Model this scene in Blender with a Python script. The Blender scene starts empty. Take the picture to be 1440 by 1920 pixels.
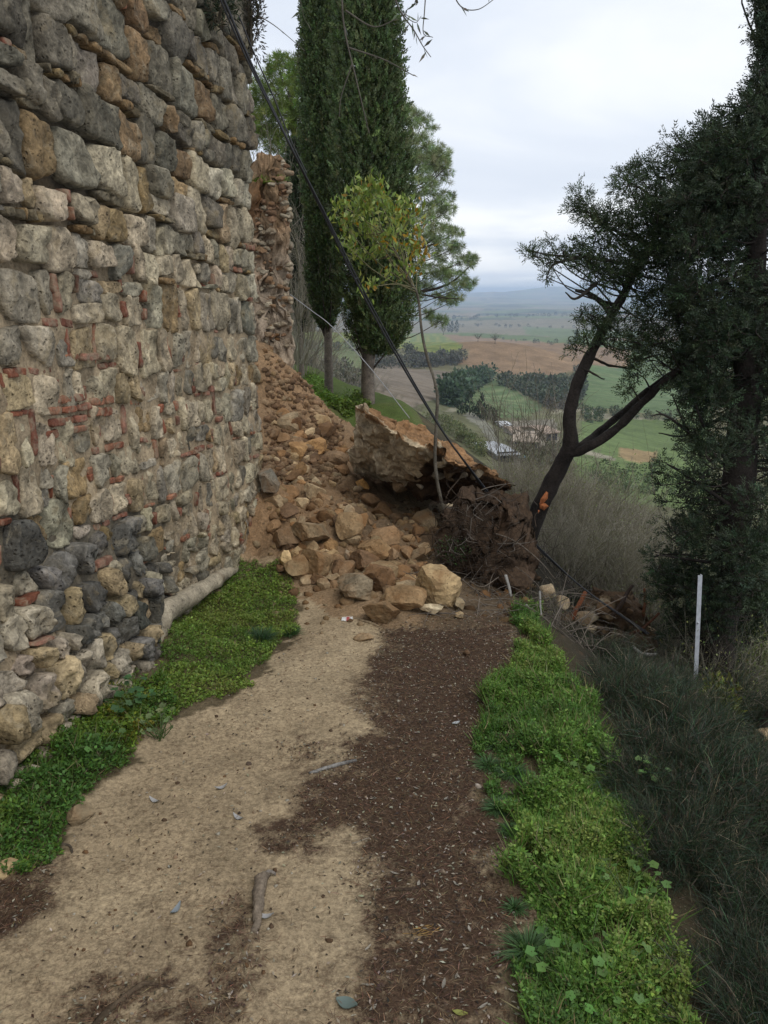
import bpy, bmesh, math, random
import numpy as np

random.seed(11)
rng = np.random.default_rng(11)
PI = math.pi
scene = bpy.context.scene
COL = scene.collection

# ------------------------------------------------------------------ camera, sky, sun, exposure
PITCH = math.radians(15.46)
FPX = 1500.0                       # focal length in pixels of the 1440 x 1920 photograph
CAM = np.array([0.0, 0.0, 1.65])
FWD = np.array([0.0, math.cos(PITCH), -math.sin(PITCH)])
UPV = np.array([0.0, math.sin(PITCH), math.cos(PITCH)])
cam_data = bpy.data.cameras.new('camera')
cam = bpy.data.objects.new('camera', cam_data)
COL.objects.link(cam)
cam.location = CAM
cam.rotation_euler = (PI / 2 - PITCH, 0, 0)
cam_data.sensor_fit = 'VERTICAL'
cam_data.sensor_height = 36.0
cam_data.lens = FPX / 1920 * 36.0
cam_data.clip_start = 0.05
cam_data.clip_end = 60000
scene.camera = cam

SUN_EL, SUN_ROT = math.radians(56), math.radians(140)
world = bpy.data.worlds.new('World')
scene.world = world
world.use_nodes = True
wn, wl = world.node_tree.nodes, world.node_tree.links
wn.clear()
w_out = wn.new('ShaderNodeOutputWorld')
w_bg = wn.new('ShaderNodeBackground')
w_bg.inputs['Strength'].default_value = 0.1
w_sky = wn.new('ShaderNodeTexSky')
w_sky.sky_type = 'NISHITA'
w_sky.sun_disc = False
w_sky.sun_elevation = SUN_EL
w_sky.sun_rotation = SUN_ROT
w_sky.dust_density = 3.0
w_tc = wn.new('ShaderNodeTexCoord')
w_sep = wn.new('ShaderNodeSeparateXYZ')
wl.new(w_tc.outputs['Generated'], w_sep.inputs[0])
def wmath(op, a, b=None, clamp=False):
    n = wn.new('ShaderNodeMath'); n.operation = op; n.use_clamp = clamp
    for i, v in enumerate((a, b)):
        if v is None: continue
        if isinstance(v, (int, float)): n.inputs[i].default_value = v
        else: wl.new(v, n.inputs[i])
    return n.outputs[0]
w_z = wmath('MAXIMUM', w_sep.outputs['Z'], 0.0)
w_den = wmath('ADD', w_z, 0.10)
w_comb = wn.new('ShaderNodeCombineXYZ')
wl.new(wmath('DIVIDE', w_sep.outputs['X'], w_den), w_comb.inputs[0])
wl.new(wmath('MULTIPLY', wmath('DIVIDE', w_sep.outputs['Y'], w_den), 1.0), w_comb.inputs[1])
w_comb.inputs[2].default_value = 4.3
w_n1 = wn.new('ShaderNodeTexNoise')
w_n1.inputs['Scale'].default_value = 0.42
w_n1.inputs['Detail'].default_value = 6.0
w_n1.inputs['Roughness'].default_value = 0.5
w_n1.inputs['Distortion'].default_value = 0.5
wl.new(w_comb.outputs[0], w_n1.inputs['Vector'])
w_rmp = wn.new('ShaderNodeValToRGB')
e = w_rmp.color_ramp.elements
e[0].position = 0.34; e[0].color = (5.8, 6.4, 7.5, 1)
e[1].position = 0.64; e[1].color = (9.0, 9.2, 9.4, 1)
m_ = e.new(0.5); m_.color = (7.1, 7.6, 8.4, 1)
wl.new(w_n1.outputs['Fac'], w_rmp.inputs['Fac'])
w_mix = wn.new('ShaderNodeMixRGB')
w_mix.inputs['Fac'].default_value = 0.94
wl.new(w_sky.outputs[0], w_mix.inputs[1])
wl.new(w_rmp.outputs[0], w_mix.inputs[2])
wl.new(w_mix.outputs[0], w_bg.inputs['Color'])
wl.new(w_bg.outputs[0], w_out.inputs['Surface'])

sun_data = bpy.data.lights.new('sun', 'SUN')
sun_data.energy = 1.35
sun_data.angle = math.radians(40)
sun_data.color = (1.0, 0.96, 0.9)
sun = bpy.data.objects.new('sun', sun_data)
COL.objects.link(sun)
sun.rotation_euler = (PI / 2 - SUN_EL, 0, PI - SUN_ROT)

vs = scene.view_settings
vs.view_transform = 'Standard'
vs.look = 'None'
vs.exposure = 0.30
vs.gamma = 1.0
vs.use_curve_mapping = False
scene.cycles.use_denoising = True
scene.cycles.max_bounces = 8
scene.cycles.transparent_max_bounces = 8
scene.cycles.volume_bounces = 1

# ------------------------------------------------------------------ picture <-> place
def ray(px, py):
    return FWD + np.array([(px - 720) / FPX, 0, 0]) + UPV * ((960 - py) / FPX)
def at(px, py, Y):
    d = ray(px, py)
    return CAM + d * (Y / d[1])
SLOPE = 0.07
def gp(px, py):
    d = ray(px, py)
    return CAM + d * (-CAM[2] / (d[2] + SLOPE * d[1]))
def proj(P):
    r = np.asarray(P, float) - CAM
    dep = r @ FWD
    dep = np.where(np.abs(dep) < 1e-6, 1e-6, dep)
    px = 720 + FPX * r[..., 0] / dep
    py = 960 - FPX * (r @ UPV) / dep
    bad = dep < 0.05
    return np.where(bad, -9999, px), np.where(bad, 9999, py), dep
def pip(px, py, poly):
    px = np.asarray(px, float); py = np.asarray(py, float)
    ins = np.zeros(px.shape, bool)
    n = len(poly)
    for i in range(n):
        x1, y1 = poly[i]; x2, y2 = poly[(i + 1) % n]
        if y1 == y2: continue
        c = ((y1 > py) != (y2 > py)) & (px < (x2 - x1) * (py - y1) / (y2 - y1) + x1)
        ins ^= c
    return ins
def sstep(a, b, x):
    t = np.clip((np.asarray(x, float) - a) / (b - a), 0, 1)
    return t * t * (3 - 2 * t)

# ------------------------------------------------------------------ noise
def _hash(ix, iy, iz, seed):
    h = (ix * 374761393 + iy * 668265263 + iz * 2147483647 + seed * 974711) & 0xFFFFFFFF
    h = ((h ^ (h >> 13)) * 1274126177) & 0xFFFFFFFF
    h = ((h ^ (h >> 16)) * 2246822519) & 0xFFFFFFFF
    return ((h ^ (h >> 15)) & 0xFFFFFF) / float(0xFFFFFF)
def vnoise(p, seed=0):
    p = np.asarray(p, float)
    i = np.floor(p).astype(np.int64); f = p - i
    f = f * f * f * (f * (f * 6 - 15) + 10)
    x, y, z = i[..., 0], i[..., 1], i[..., 2]
    fx, fy, fz = f[..., 0], f[..., 1], f[..., 2]
    r = 0
    for a in (0, 1):
        wx = fx if a else 1 - fx
        for b in (0, 1):
            wy = fy if b else 1 - fy
            for c in (0, 1):
                wz = fz if c else 1 - fz
                r = r + wx * wy * wz * _hash(x + a, y + b, z + c, seed)
    return r * 2 - 1
def fbm(p, octv=4, seed=0, gain=0.5):
    p = np.asarray(p, float); r = 0; a = 1.0; t = 0
    for o in range(octv):
        r = r + a * vnoise(p * (2.03 ** o) + 17.3 * o, seed + o); t += a; a *= gain
    return r / t
def vfbm(p, octv=3, seed=0):
    return np.stack([fbm(p, octv, seed + 31 * k) for k in range(3)], -1)
def n2(x, y, s, octv=4, seed=0):
    return fbm(np.stack([np.asarray(x) * s, np.asarray(y) * s, np.zeros_like(np.asarray(x, float)) + 0.37], -1), octv, seed)
def norm(v):
    return v / np.maximum(np.linalg.norm(v, axis=-1, keepdims=True), 1e-9)

# ------------------------------------------------------------------ objects
WL = {}
def tag(o, label=None, cat=None, group=None, kind=None):
    if label: o['label'] = label
    if cat: o['category'] = cat
    if group: o['group'] = group
    if kind: o['kind'] = kind
    return o
def empty(name, loc, label, cat, group=None):
    o = bpy.data.objects.new(name, None)
    o.empty_display_size = 0.1
    COL.objects.link(o)
    o.location = loc
    WL[o.name] = np.array(loc, float)
    return tag(o, label, cat, group, 'thing')
def make_mesh(name, V, F, mat, cols=None, smooth=True):
    """V (n,3); F an (m,k) array, or a list of such arrays; cols (n,3) or one colour."""
    me = bpy.data.meshes.new(name)
    V = np.asarray(V, np.float32)
    Fs = F if isinstance(F, list) and np.ndim(F[0]) == 2 else [F]
    Fs = [np.asarray(f, np.int32) for f in Fs if len(f)]
    me.vertices.add(len(V)); me.vertices.foreach_set('co', V.ravel())
    nl = sum(f.size for f in Fs); nf = sum(len(f) for f in Fs)
    me.loops.add(nl); me.polygons.add(nf)
    me.loops.foreach_set('vertex_index', np.concatenate([f.ravel() for f in Fs]))
    tot = np.concatenate([np.full(len(f), f.shape[1], np.int32) for f in Fs])
    st = np.concatenate([[0], np.cumsum(tot)[:-1]]).astype(np.int32)
    me.polygons.foreach_set('loop_start', st)
    me.polygons.foreach_set('loop_total', tot)
    me.polygons.foreach_set('use_smooth', np.full(nf, smooth, bool))
    me.update(calc_edges=True)
    if cols is not None:
        c = np.asarray(cols, np.float32)
        if c.ndim == 1: c = np.tile(c, (len(V), 1))
        a = me.attributes.new('Col', 'FLOAT_COLOR', 'POINT')
        a.data.foreach_set('color', np.concatenate([c, np.ones((len(V), 1), np.float32)], 1).ravel())
    if mat is not None: me.materials.append(mat)
    return me
def put(name, V, F, mat, parent=None, cols=None, smooth=True, origin=None, kind=None):
    V = np.asarray(V, float)
    if origin is None:
        lo, hi = V.min(0), V.max(0)
        origin = np.array([(lo[0] + hi[0]) / 2, (lo[1] + hi[1]) / 2, lo[2]])
    origin = np.asarray(origin, float)
    me = make_mesh(name, V - origin, F, mat, cols, smooth)
    o = bpy.data.objects.new(name, me)
    COL.objects.link(o)
    WL[o.name] = origin
    if parent is not None:
        o.parent = parent
        o.location = origin - WL[parent.name]
    else:
        o.location = origin
    if kind: o['kind'] = kind
    return o

class MB:
    """Collects tubes, grids and boxes of one piece."""
    def __init__(s): s.V = []; s.Q = []; s.T = []; s.C = []; s.n = 0
    def add(s, V, Q=None, T=None, col=None):
        V = np.asarray(V, float)
        if Q is not None and len(Q): s.Q.append(np.asarray(Q) + s.n)
        if T is not None and len(T): s.T.append(np.asarray(T) + s.n)
        s.V.append(V)
        if col is None: col = (0.5, 0.5, 0.5)
        c = np.asarray(col, float)
        if c.ndim == 1: c = np.tile(c, (len(V), 1))
        s.C.append(c); s.n += len(V)
    def tube(s, pts, rad, sides=6, col=None, lump=0.0, cap=True):
        pts = np.asarray(pts, float); m = len(pts)
        rad = np.broadcast_to(np.asarray(rad, float), (m,)) if np.ndim(rad) == 0 or len(np.atleast_1d(rad)) == m else np.interp(np.linspace(0, 1, m), np.linspace(0, 1, len(rad)), rad)
        tg = norm(np.gradient(pts, axis=0))
        ref = np.array([0.31, 0.17, 0.93]) if abs(tg[0][2]) < 0.9 else np.array([0.93, 0.31, 0.17])
        a = norm(np.cross(tg, ref)); b = np.cross(tg, a)
        th = np.linspace(0, 2 * PI, sides, endpoint=False)
        V = pts[:, None, :] + rad[:, None, None] * (np.cos(th)[None, :, None] * a[:, None, :] + np.sin(th)[None, :, None] * b[:, None, :])
        V = V.reshape(-1, 3)
        if lump: V = V + vfbm(V / lump[1], 3, 5) * lump[0]
        i = np.arange(m - 1)[:, None] * sides; j = np.arange(sides)[None, :]; k = (j + 1) % sides
        Q = np.stack([i + j, i + k, i + sides + k, i + sides + j], -1).reshape(-1, 4)
        T = None
        if cap:
            V = np.concatenate([V, pts[-1:] + tg[-1:] * rad[-1] * 0.6, pts[:1] - tg[:1] * rad[0] * 0.3])
            e0 = (m - 1) * sides
            T = [(e0 + q, e0 + (q + 1) % sides, m * sides) for q in range(sides)] + [((q + 1) % sides, q, m * sides + 1) for q in range(sides)]
        s.add(V, Q, T, col)
    def box(s, c, h, rz=0, col=None):
        x, y, z = h
        V = np.array([(a * x, b * y, d * z) for d in (-1, 1) for b in (-1, 1) for a in (-1, 1)], float)
        cs, sn = math.cos(rz), math.sin(rz)
        V = np.stack([V[:, 0] * cs - V[:, 1] * sn, V[:, 0] * sn + V[:, 1] * cs, V[:, 2]], 1) + np.asarray(c)
        s.add(V, [(0, 2, 3, 1), (4, 5, 7, 6), (0, 1, 5, 4), (2, 6, 7, 3), (0, 4, 6, 2), (1, 3, 7, 5)], None, col)
    def build(s, name, mat, parent=None, smooth=True, origin=None, kind=None):
        V = np.concatenate(s.V); C = np.concatenate(s.C)
        F = []
        if s.Q: F.append(np.concatenate(s.Q))
        if s.T: F.append(np.concatenate(s.T))
        return put(name, V, F, mat, parent, C, smooth, origin, kind)

def spline(pts, n):
    """Catmull-Rom through pts, n samples."""
    P = np.asarray(pts, float)
    P = np.concatenate([2 * P[:1] - P[1:2], P, 2 * P[-1:] - P[-2:-1]])
    m = len(P) - 3
    t = np.linspace(0, m - 1e-6, n); i = t.astype(int); f = (t - i)[:, None]
    a, b, c, d = P[i], P[i + 1], P[i + 2], P[i + 3]
    return 0.5 * ((2 * b) + (-a + c) * f + (2 * a - 5 * b + 4 * c - d) * f ** 2 + (-a + 3 * b - 3 * c + d) * f ** 3)

def rdir(n, up=0.0, g=rng):
    v = g.normal(size=(n, 3)); v[:, 2] += up
    return norm(v)
def leaf_quads(P, D, N, L, W, bend=0.0):
    """One pointed leaf per row: base P, direction D, face normal N."""
    n = len(P)
    L = np.broadcast_to(L, (n,))[:, None]; W = np.broadcast_to(W, (n,))[:, None]
    S = norm(np.cross(D, N)); M = np.cross(S, D)
    V = np.stack([P, P + 0.45 * L * D + 0.5 * W * S + bend * L * M, P + L * D, P + 0.45 * L * D - 0.5 * W * S + bend * L * M], 1)
    return V.reshape(-1, 3), np.arange(4 * n).reshape(-1, 4)
def jitter(base, n, amt=0.25, hue=0.12, g=rng):
    b = np.asarray(base, float)
    k = np.exp(g.normal(0, amt, (n, 1)))
    return np.clip(b * k * np.exp(g.normal(0, hue, (n, 3))), 0.002, 0.9)
def frames(D, g=rng):
    X = norm(D); R = g.normal(size=X.shape)
    Y = norm(np.cross(R, X)); Z = np.cross(X, Y)
    return X, Y, Z
def stamp(TV, TF, P, X, Y, Z, S):
    """Copies of a small template at P with axes X, Y, Z and scale S, as one vertex array."""
    n, m = len(P), len(TV)
    S = np.broadcast_to(S, (n,))[:, None, None]
    V = P[:, None, :] + S * (TV[None, :, 0:1] * X[:, None, :] + TV[None, :, 1:2] * Y[:, None, :] + TV[None, :, 2:3] * Z[:, None, :])
    F = (TF[None] + (np.arange(n) * m)[:, None, None]).reshape(-1, TF.shape[1])
    return V.reshape(-1, 3), F
def spray_template(k=12, seed=1, wid=0.10, fan=0.75):
    """A little fan of scale-leaf shoots, one triangle each."""
    g = np.random.default_rng(seed)
    V = []
    for i in range(k):
        t = i / (k - 1) * 0.8
        s = 1 if i % 2 else -1
        a = s * fan * g.uniform(.7, 1.2) * (1 - 0.4 * t) if i < k - 1 else 0
        P = np.array([t, g.normal(0, .03), g.normal(0, .05)]); D = norm(np.array([math.cos(a), math.sin(a), g.normal(0, 0.4)]))
        S = norm(np.cross(D, np.array([g.normal(0, .6), g.normal(0, .6), 1]))) * wid * g.uniform(.7, 1.3) * .5
        L = g.uniform(.26, .48) * (1 - 0.3 * i / k)
        V += [P + .2 * L * D - S, P + .2 * L * D + S, P + L * D]
    return np.array(V), np.arange(3 * k).reshape(-1, 3)

# ------------------------------------------------------------------ materials
class NT:
    def __init__(s, name):
        s.m = bpy.data.materials.new(name); s.m.use_nodes = True
        s.n, s.l = s.m.node_tree.nodes, s.m.node_tree.links
        s.n.clear(); s.out = s.n.new('ShaderNodeOutputMaterial')
    def new(s, t, **kw):
        n = s.n.new(t)
        for k, v in kw.items(): setattr(n, k, v)
        return n
    def link(s, a, b): s.l.new(a, b)
    def pos(s): return s.new('ShaderNodeNewGeometry').outputs['Position']
    def noise(s, vec, scale, detail=5, rough=0.55, dist=0.0):
        n = s.new('ShaderNodeTexNoise')
        n.inputs['Scale'].default_value = scale; n.inputs['Detail'].default_value = detail
        n.inputs['Roughness'].default_value = rough; n.inputs['Distortion'].default_value = dist
        s.link(vec, n.inputs['Vector']); return n.outputs['Fac']
    def voro(s, vec, scale, feature='F1'):
        n = s.new('ShaderNodeTexVoronoi', feature=feature)
        n.inputs['Scale'].default_value = scale; s.link(vec, n.inputs['Vector']); return n.outputs['Distance']
    def ramp(s, fac, stops):
        r = s.new('ShaderNodeValToRGB'); el = r.color_ramp.elements
        el[0].position, el[-1].position = stops[0][0], stops[-1][0]
        el[0].color = (*stops[0][1], 1) if np.ndim(stops[0][1]) else (stops[0][1],) * 3 + (1,)
        el[-1].color = (*stops[-1][1], 1) if np.ndim(stops[-1][1]) else (stops[-1][1],) * 3 + (1,)
        for p, c in stops[1:-1]:
            q = el.new(p); q.color = (*c, 1) if np.ndim(c) else (c, c, c, 1)
        s.link(fac, r.inputs['Fac']); return r.outputs['Color']
    def mix(s, fac, a, b, mode='MIX'):
        m = s.new('ShaderNodeMixRGB', blend_type=mode)
        for i, v in enumerate((fac, a, b)):
            if isinstance(v, (int, float)):
                m.inputs[i].default_value = v if i == 0 else (v, v, v, 1)
            elif isinstance(v, tuple): m.inputs[i].default_value = (*v, 1)
            else: s.link(v, m.inputs[i])
        return m.outputs[0]
    def math(s, op, a, b=0.0, clamp=False):
        m = s.new('ShaderNodeMath', operation=op, use_clamp=clamp)
        for i, v in enumerate((a, b)):
            if isinstance(v, (int, float)): m.inputs[i].default_value = v
            else: s.link(v, m.inputs[i])
        return m.outputs[0]
    def attr(s, name='Col', out='Color'):
        a = s.new('ShaderNodeAttribute'); a.attribute_name = name; return a.outputs[out]
    def bump(s, h, strength, dist, prev=None):
        b = s.new('ShaderNodeBump'); b.inputs['Strength'].default_value = strength; b.inputs['Distance'].default_value = dist
        s.link(h, b.inputs['Height'])
        if prev is not None: s.link(prev, b.inputs['Normal'])
        return b.outputs[0]
    def surf(s, color, rough=0.9, spec=0.2, normal=None, metal=0.0):
        p = s.new('ShaderNodeBsdfPrincipled')
        if isinstance(color, tuple): p.inputs['Base Color'].default_value = (*color, 1)
        else: s.link(color, p.inputs['Base Color'])
        p.inputs['Roughness'].default_value = rough
        p.inputs['Specular IOR Level'].default_value = spec
        p.inputs['Metallic'].default_value = metal
        if normal is not None: s.link(normal, p.inputs['Normal'])
        s.link(p.outputs[0], s.out.inputs['Surface'])
        return p

def leaf_material(name, trans=0.25, rough=0.55, spec=0.3):
    t = NT(name)
    c = t.attr()
    p = t.surf(c, rough, spec)
    tr = t.new('ShaderNodeBsdfTranslucent')
    t.link(t.mix(1.0, c, (1.1, 1.15, 0.7), 'MULTIPLY'), tr.inputs['Color'])
    mx = t.new('ShaderNodeMixShader'); mx.inputs[0].default_value = trans
    t.link(p.outputs[0], mx.inputs[1]); t.link(tr.outputs[0], mx.inputs[2]); t.link(mx.outputs[0], t.out.inputs['Surface'])
    return t.m
def mineral_material(name, s1=6, s2=40, lo=0.62, hi=1.25, bump1=0.02, bump2=0.004, pits=0.0, stain=None, stain_scale=3.0, stain_lo=0.55, stain_hi=0.7, stain_amt=0.8, vary=0.0, speck=0.0, pale=0.0):
    t = NT(name)
    p = t.pos(); c = t.attr()
    n1 = t.noise(p, s1, 6, 0.6); n_2 = t.noise(p, s2, 5, 0.65)
    c = t.mix(1.0, c, t.ramp(n1, [(0.3, lo), (0.7, hi)]), 'MULTIPLY')
    c = t.mix(1.0, c, t.ramp(n_2, [(0.28, lo), (0.72, hi)]), 'MULTIPLY')
    if vary:
        oi = t.new('ShaderNodeObjectInfo')
        c = t.mix(1.0, c, t.ramp(oi.outputs['Random'], [(0.0, (1 - vary, 1 - vary, 1 - vary)), (0.5, (1, 1, 1)), (1.0, (1 + vary * 0.7, 1 + vary * 0.6, 1 + vary * 0.4))]), 'MULTIPLY')
    if stain:
        n3 = t.noise(p, stain_scale, 6, 0.62, 0.4)
        f = t.math('MULTIPLY', t.ramp(n3, [(stain_lo, 0.0), (stain_hi, 1.0)]), stain_amt)
        c = t.mix(f, c, stain)
    if pale:
        n4 = t.noise(p, 11, 7, 0.7, 0.8)
        c = t.mix(t.math('MULTIPLY', t.ramp(n4, [(0.54, 0.0), (0.64, 1.0)]), pale), c, (0.42, 0.36, 0.25))
        n5 = t.noise(p, 4.5, 5, 0.6, 0.5)
        c = t.mix(t.math('MULTIPLY', t.ramp(n5, [(0.57, 0.0), (0.68, 1.0)]), 0.45), c, (0.28, 0.21, 0.11))
    nb = t.bump(n1, 0.7, bump1)
    nb = t.bump(n_2, 0.8, bump2, nb)
    if pits:
        v = t.voro(p, 46)
        pm = t.ramp(v, [(0.0, 0.0), (0.35, 1.0)])
        msk = t.ramp(t.noise(p, 14, 4), [(0.46, 0.0), (0.60, 1.0)])
        hole = t.math('MULTIPLY', t.math('SUBTRACT', 1.0, pm), msk)
        c = t.mix(t.math('MULTIPLY', hole, 0.6), c, (0.05, 0.042, 0.03))
        nb = t.bump(t.math('SUBTRACT', 1.0, hole), 0.8, pits, nb)
    if speck:
        v2 = t.noise(p, 95, 3, 0.7)
        c = t.mix(t.math('MULTIPLY', t.ramp(v2, [(0.60, 0.0), (0.68, 1.0)]), speck), c, (0.035, 0.035, 0.032))
    t.surf(c, 0.93, 0.15, nb)
    return t.m

M = {}
M['leaf'] = leaf_material('leaf_green')
M['waxy'] = leaf_material('leaf_waxy', 0.3, 0.38, 0.4)
M['conifer'] = leaf_material('conifer_foliage', 0.12, 0.6, 0.25)
M['twig'] = mineral_material('twig_bark', 20, 120, 0.75, 1.2, 0.003, 0.001)
M['bark'] = mineral_material('tree_bark', 9, 70, 0.55, 1.4, 0.03, 0.008)
M['stone'] = mineral_material('wall_stone', 9, 42, 0.46, 1.46, 0.03, 0.012, pits=0.018, stain=(0.075, 0.064, 0.046), stain_scale=6.5, stain_lo=0.52, stain_hi=0.66, stain_amt=0.65, speck=0.5, pale=0.32)
M['mortar'] = mineral_material('lime_mortar', 9, 60, 0.6, 1.25, 0.03, 0.006, pits=0.008, stain=(0.12, 0.085, 0.05), stain_scale=3.5, stain_amt=0.6)
M['brick'] = mineral_material('old_brick', 12, 70, 0.6, 1.3, 0.015, 0.006, stain=(0.26, 0.205, 0.14), stain_scale=18, stain_lo=0.46, stain_hi=0.62, stain_amt=0.75)
M['rock'] = mineral_material('tufa_rock', 8, 42, 0.66, 1.28, 0.02, 0.006, pits=0.005, stain=(0.2, 0.105, 0.045), stain_scale=5, stain_lo=0.46, stain_hi=0.66, stain_amt=0.7, vary=0.40)
M['slab'] = mineral_material('broken_wall_core', 7, 34, 0.55, 1.35, 0.05, 0.014, pits=0.01, stain=(0.17, 0.10, 0.05), stain_scale=4, stain_lo=0.54, stain_hi=0.70, stain_amt=0.5)
M['soil'] = mineral_material('landslide_soil', 7, 45, 0.55, 1.3, 0.04, 0.012, stain=(0.10, 0.052, 0.024), stain_scale=2.2, stain_lo=0.5, stain_hi=0.66, stain_amt=0.5)
M['plain'] = mineral_material('plain_surface', 12, 60, 0.85, 1.1, 0.002, 0.001)
def simple(name, col, rough=0.6, spec=0.3, metal=0.0):
    t = NT(name); p = t.pos()
    n = t.noise(p, 30, 4)
    c = t.mix(1.0, col, t.ramp(n, [(0.3, 0.8), (0.7, 1.15)]), 'MULTIPLY')
    t.surf(c, rough, spec, t.bump(n, 0.3, 0.002), metal)
    return t.m
M['cable'] = simple('cable_rubber', (0.022, 0.022, 0.024), 0.55, 0.35)
M['wire'] = simple('pale_wire', (0.25, 0.25, 0.25), 0.5, 0.4)
M['post'] = simple('grey_painted_metal', (0.42, 0.44, 0.47), 0.5, 0.4)
M['torn'] = mineral_material('torn_wood', 25, 90, 0.7, 1.25, 0.01, 0.004)

# ------------------------------------------------------------------ the lie of the land
_edge = [gp(1330, 1900), gp(1250, 1700), gp(1185, 1560), gp(1140, 1430), gp(1090, 1300), gp(1020, 1200)]
CREST = np.array([(0.75, -3.0)] + [(q[0], q[1]) for q in _edge] + [(0.98, 5.3), (1.0, 6.6), (0.75, 8.2), (0.4, 10.5), (0.15, 12.5), (-0.5, 15), (-1.6, 18), (-6, 26), (-15, 42), (-38, 100), (-75, 200), (-150, 400), (-420, 900), (-3000, 5000), (-16000, 30000)])
def crest_dist(x, y):
    """Signed distance to the brow of the bank: positive on the valley side."""
    x = np.asarray(x, float); y = np.asarray(y, float)
    best = np.full(x.shape, 1e18); sg = np.ones(x.shape)
    for (x1, y1), (x2, y2) in zip(CREST[:-1], CREST[1:]):
        dx, dy = x2 - x1, y2 - y1
        t = np.clip(((x - x1) * dx + (y - y1) * dy) / (dx * dx + dy * dy), 0, 1)
        ex, ey = x - (x1 + t * dx), y - (y1 + t * dy)
        d2 = ex * ex + ey * ey
        s = np.sign(dy * (x - x1) - dx * (y - y1))
        m = d2 < best
        best = np.where(m, d2, best); sg = np.where(m, s, sg)
    return np.sqrt(best) * sg
DROP_D = [-1e6, 0, 0.12, 0.5, 1.2, 3, 8, 25, 60, 150, 350, 700, 1e6]
DROP_Z = [0, 0, 0.03, 0.30, 0.85, 2.1, 5.2, 13.5, 24.5, 45, 63, 66, 66]
def base_z(y):
    return np.interp(y, [-5, 0, 6.5, 9, 12, 16, 24, 40, 100, 400, 2000, 40000], [0.35, 0, -0.455, -0.25, 0.02, -0.1, 0.3, 1.0, 3.0, 8, -20, -40])
HILLS = [(12.2, 10800, 132, 900, 1500), (9.6, 9800, 88, 1500, 1300), (2.0, 14500, 80, 6000, 1500), (20, 9500, 80, 2500, 1500), (-14, 9000, 90, 3500, 1800), (15.0, 11800, 100, 1500, 1300), (5.5, 7500, 40, 900, 600), (8.0, 500, 13, 62, 48), (5.0, 800, 12, 170, 80), (13, 900, 10, 160, 90), (-3, 620, 14, 90, 90)]
def H0(x, y):
    x = np.asarray(x, float); y = np.asarray(y, float)
    d = crest_dist(x, y)
    r = np.hypot(x, y)
    z = base_z(y) - np.interp(d, DROP_D, DROP_Z)
    z = z + np.where(d < -4, (-d - 4) * 0.1 * np.exp(-r / 3000), 0)
    far = sstep(120, 700, r)
    z = z + far * (n2(x, y, 1 / 420, 3, 3) * 12 + n2(x, y, 1 / 1500, 2, 9) * 14 * sstep(500, 2500, r))
    z = z + sstep(6, 30, d) * (1 - far) * n2(x, y, 1 / 16, 3, 4) * 1.1
    top = np.zeros_like(z)
    for az, R, h, sx, sy in HILLS:
        a = math.radians(az); c, s = math.cos(a), math.sin(a)
        u = x * s + y * c - R; v = x * c - y * s
        top = np.maximum(top, h * np.exp(-(u / sy) ** 2 - (v / sx) ** 2) * (1 + 0.25 * n2(x, y, 1 / 700, 3, 12)))
    return z + top
# control points of the landslide heap and of the wall-foot bank: picture point and depth
_mound = [(560, 1000, 5.85), (520, 930, 6.3), (600, 905, 6.8), (560, 830, 7.6), (520, 745, 8.2), (508, 668, 8.7), (545, 700, 9.3), (600, 772, 9.2), (640, 835, 8.0), (690, 955, 6.7), (720, 1052, 5.45), (640, 1062, 5.4), (780, 1040, 5.6), (645, 785, 9.0), (780, 1000, 6.25),
          (880, 1050, 5.95), (920, 1000, 6.5), (850, 975, 6.9), (750, 915, 7.8), (640, 950, 6.3), (588, 1060, 5.3)]
_flat = [(540, 1110), (600, 1130), (700, 1170), (800, 1175), (880, 1165), (960, 1150), (560, 1250), (700, 1300), (850, 1300), (930, 1250), (640, 1420)]
_c = np.array([at(*q) for q in _mound] + [gp(*q) for q in _flat] + [np.array([-0.3, 12.0, 0.03]), np.array([-1.2, 13.5, 0.0]), np.array([-0.8, 11, -0.05]), np.array([0.2, 9.6, -0.2]), np.array([1.3, 6.0, -0.75]), np.array([1.2, 7.5, -0.7]), np.array([-2.0, 9.0, 1.0]), np.array([-2.0, 11.0, 0.7])])
_res = _c[:, 2] - H0(_c[:, 0], _c[:, 1])
_SG = 0.75
def _gk(ax, ay, bx, by):
    return np.exp(-((ax[:, None] - bx[None]) ** 2 + (ay[:, None] - by[None]) ** 2) / (2 * _SG ** 2))
_w = np.linalg.solve(_gk(_c[:, 0], _c[:, 1], _c[:, 0], _c[:, 1]) + 0.02 * np.eye(len(_c)), _res)
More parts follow.
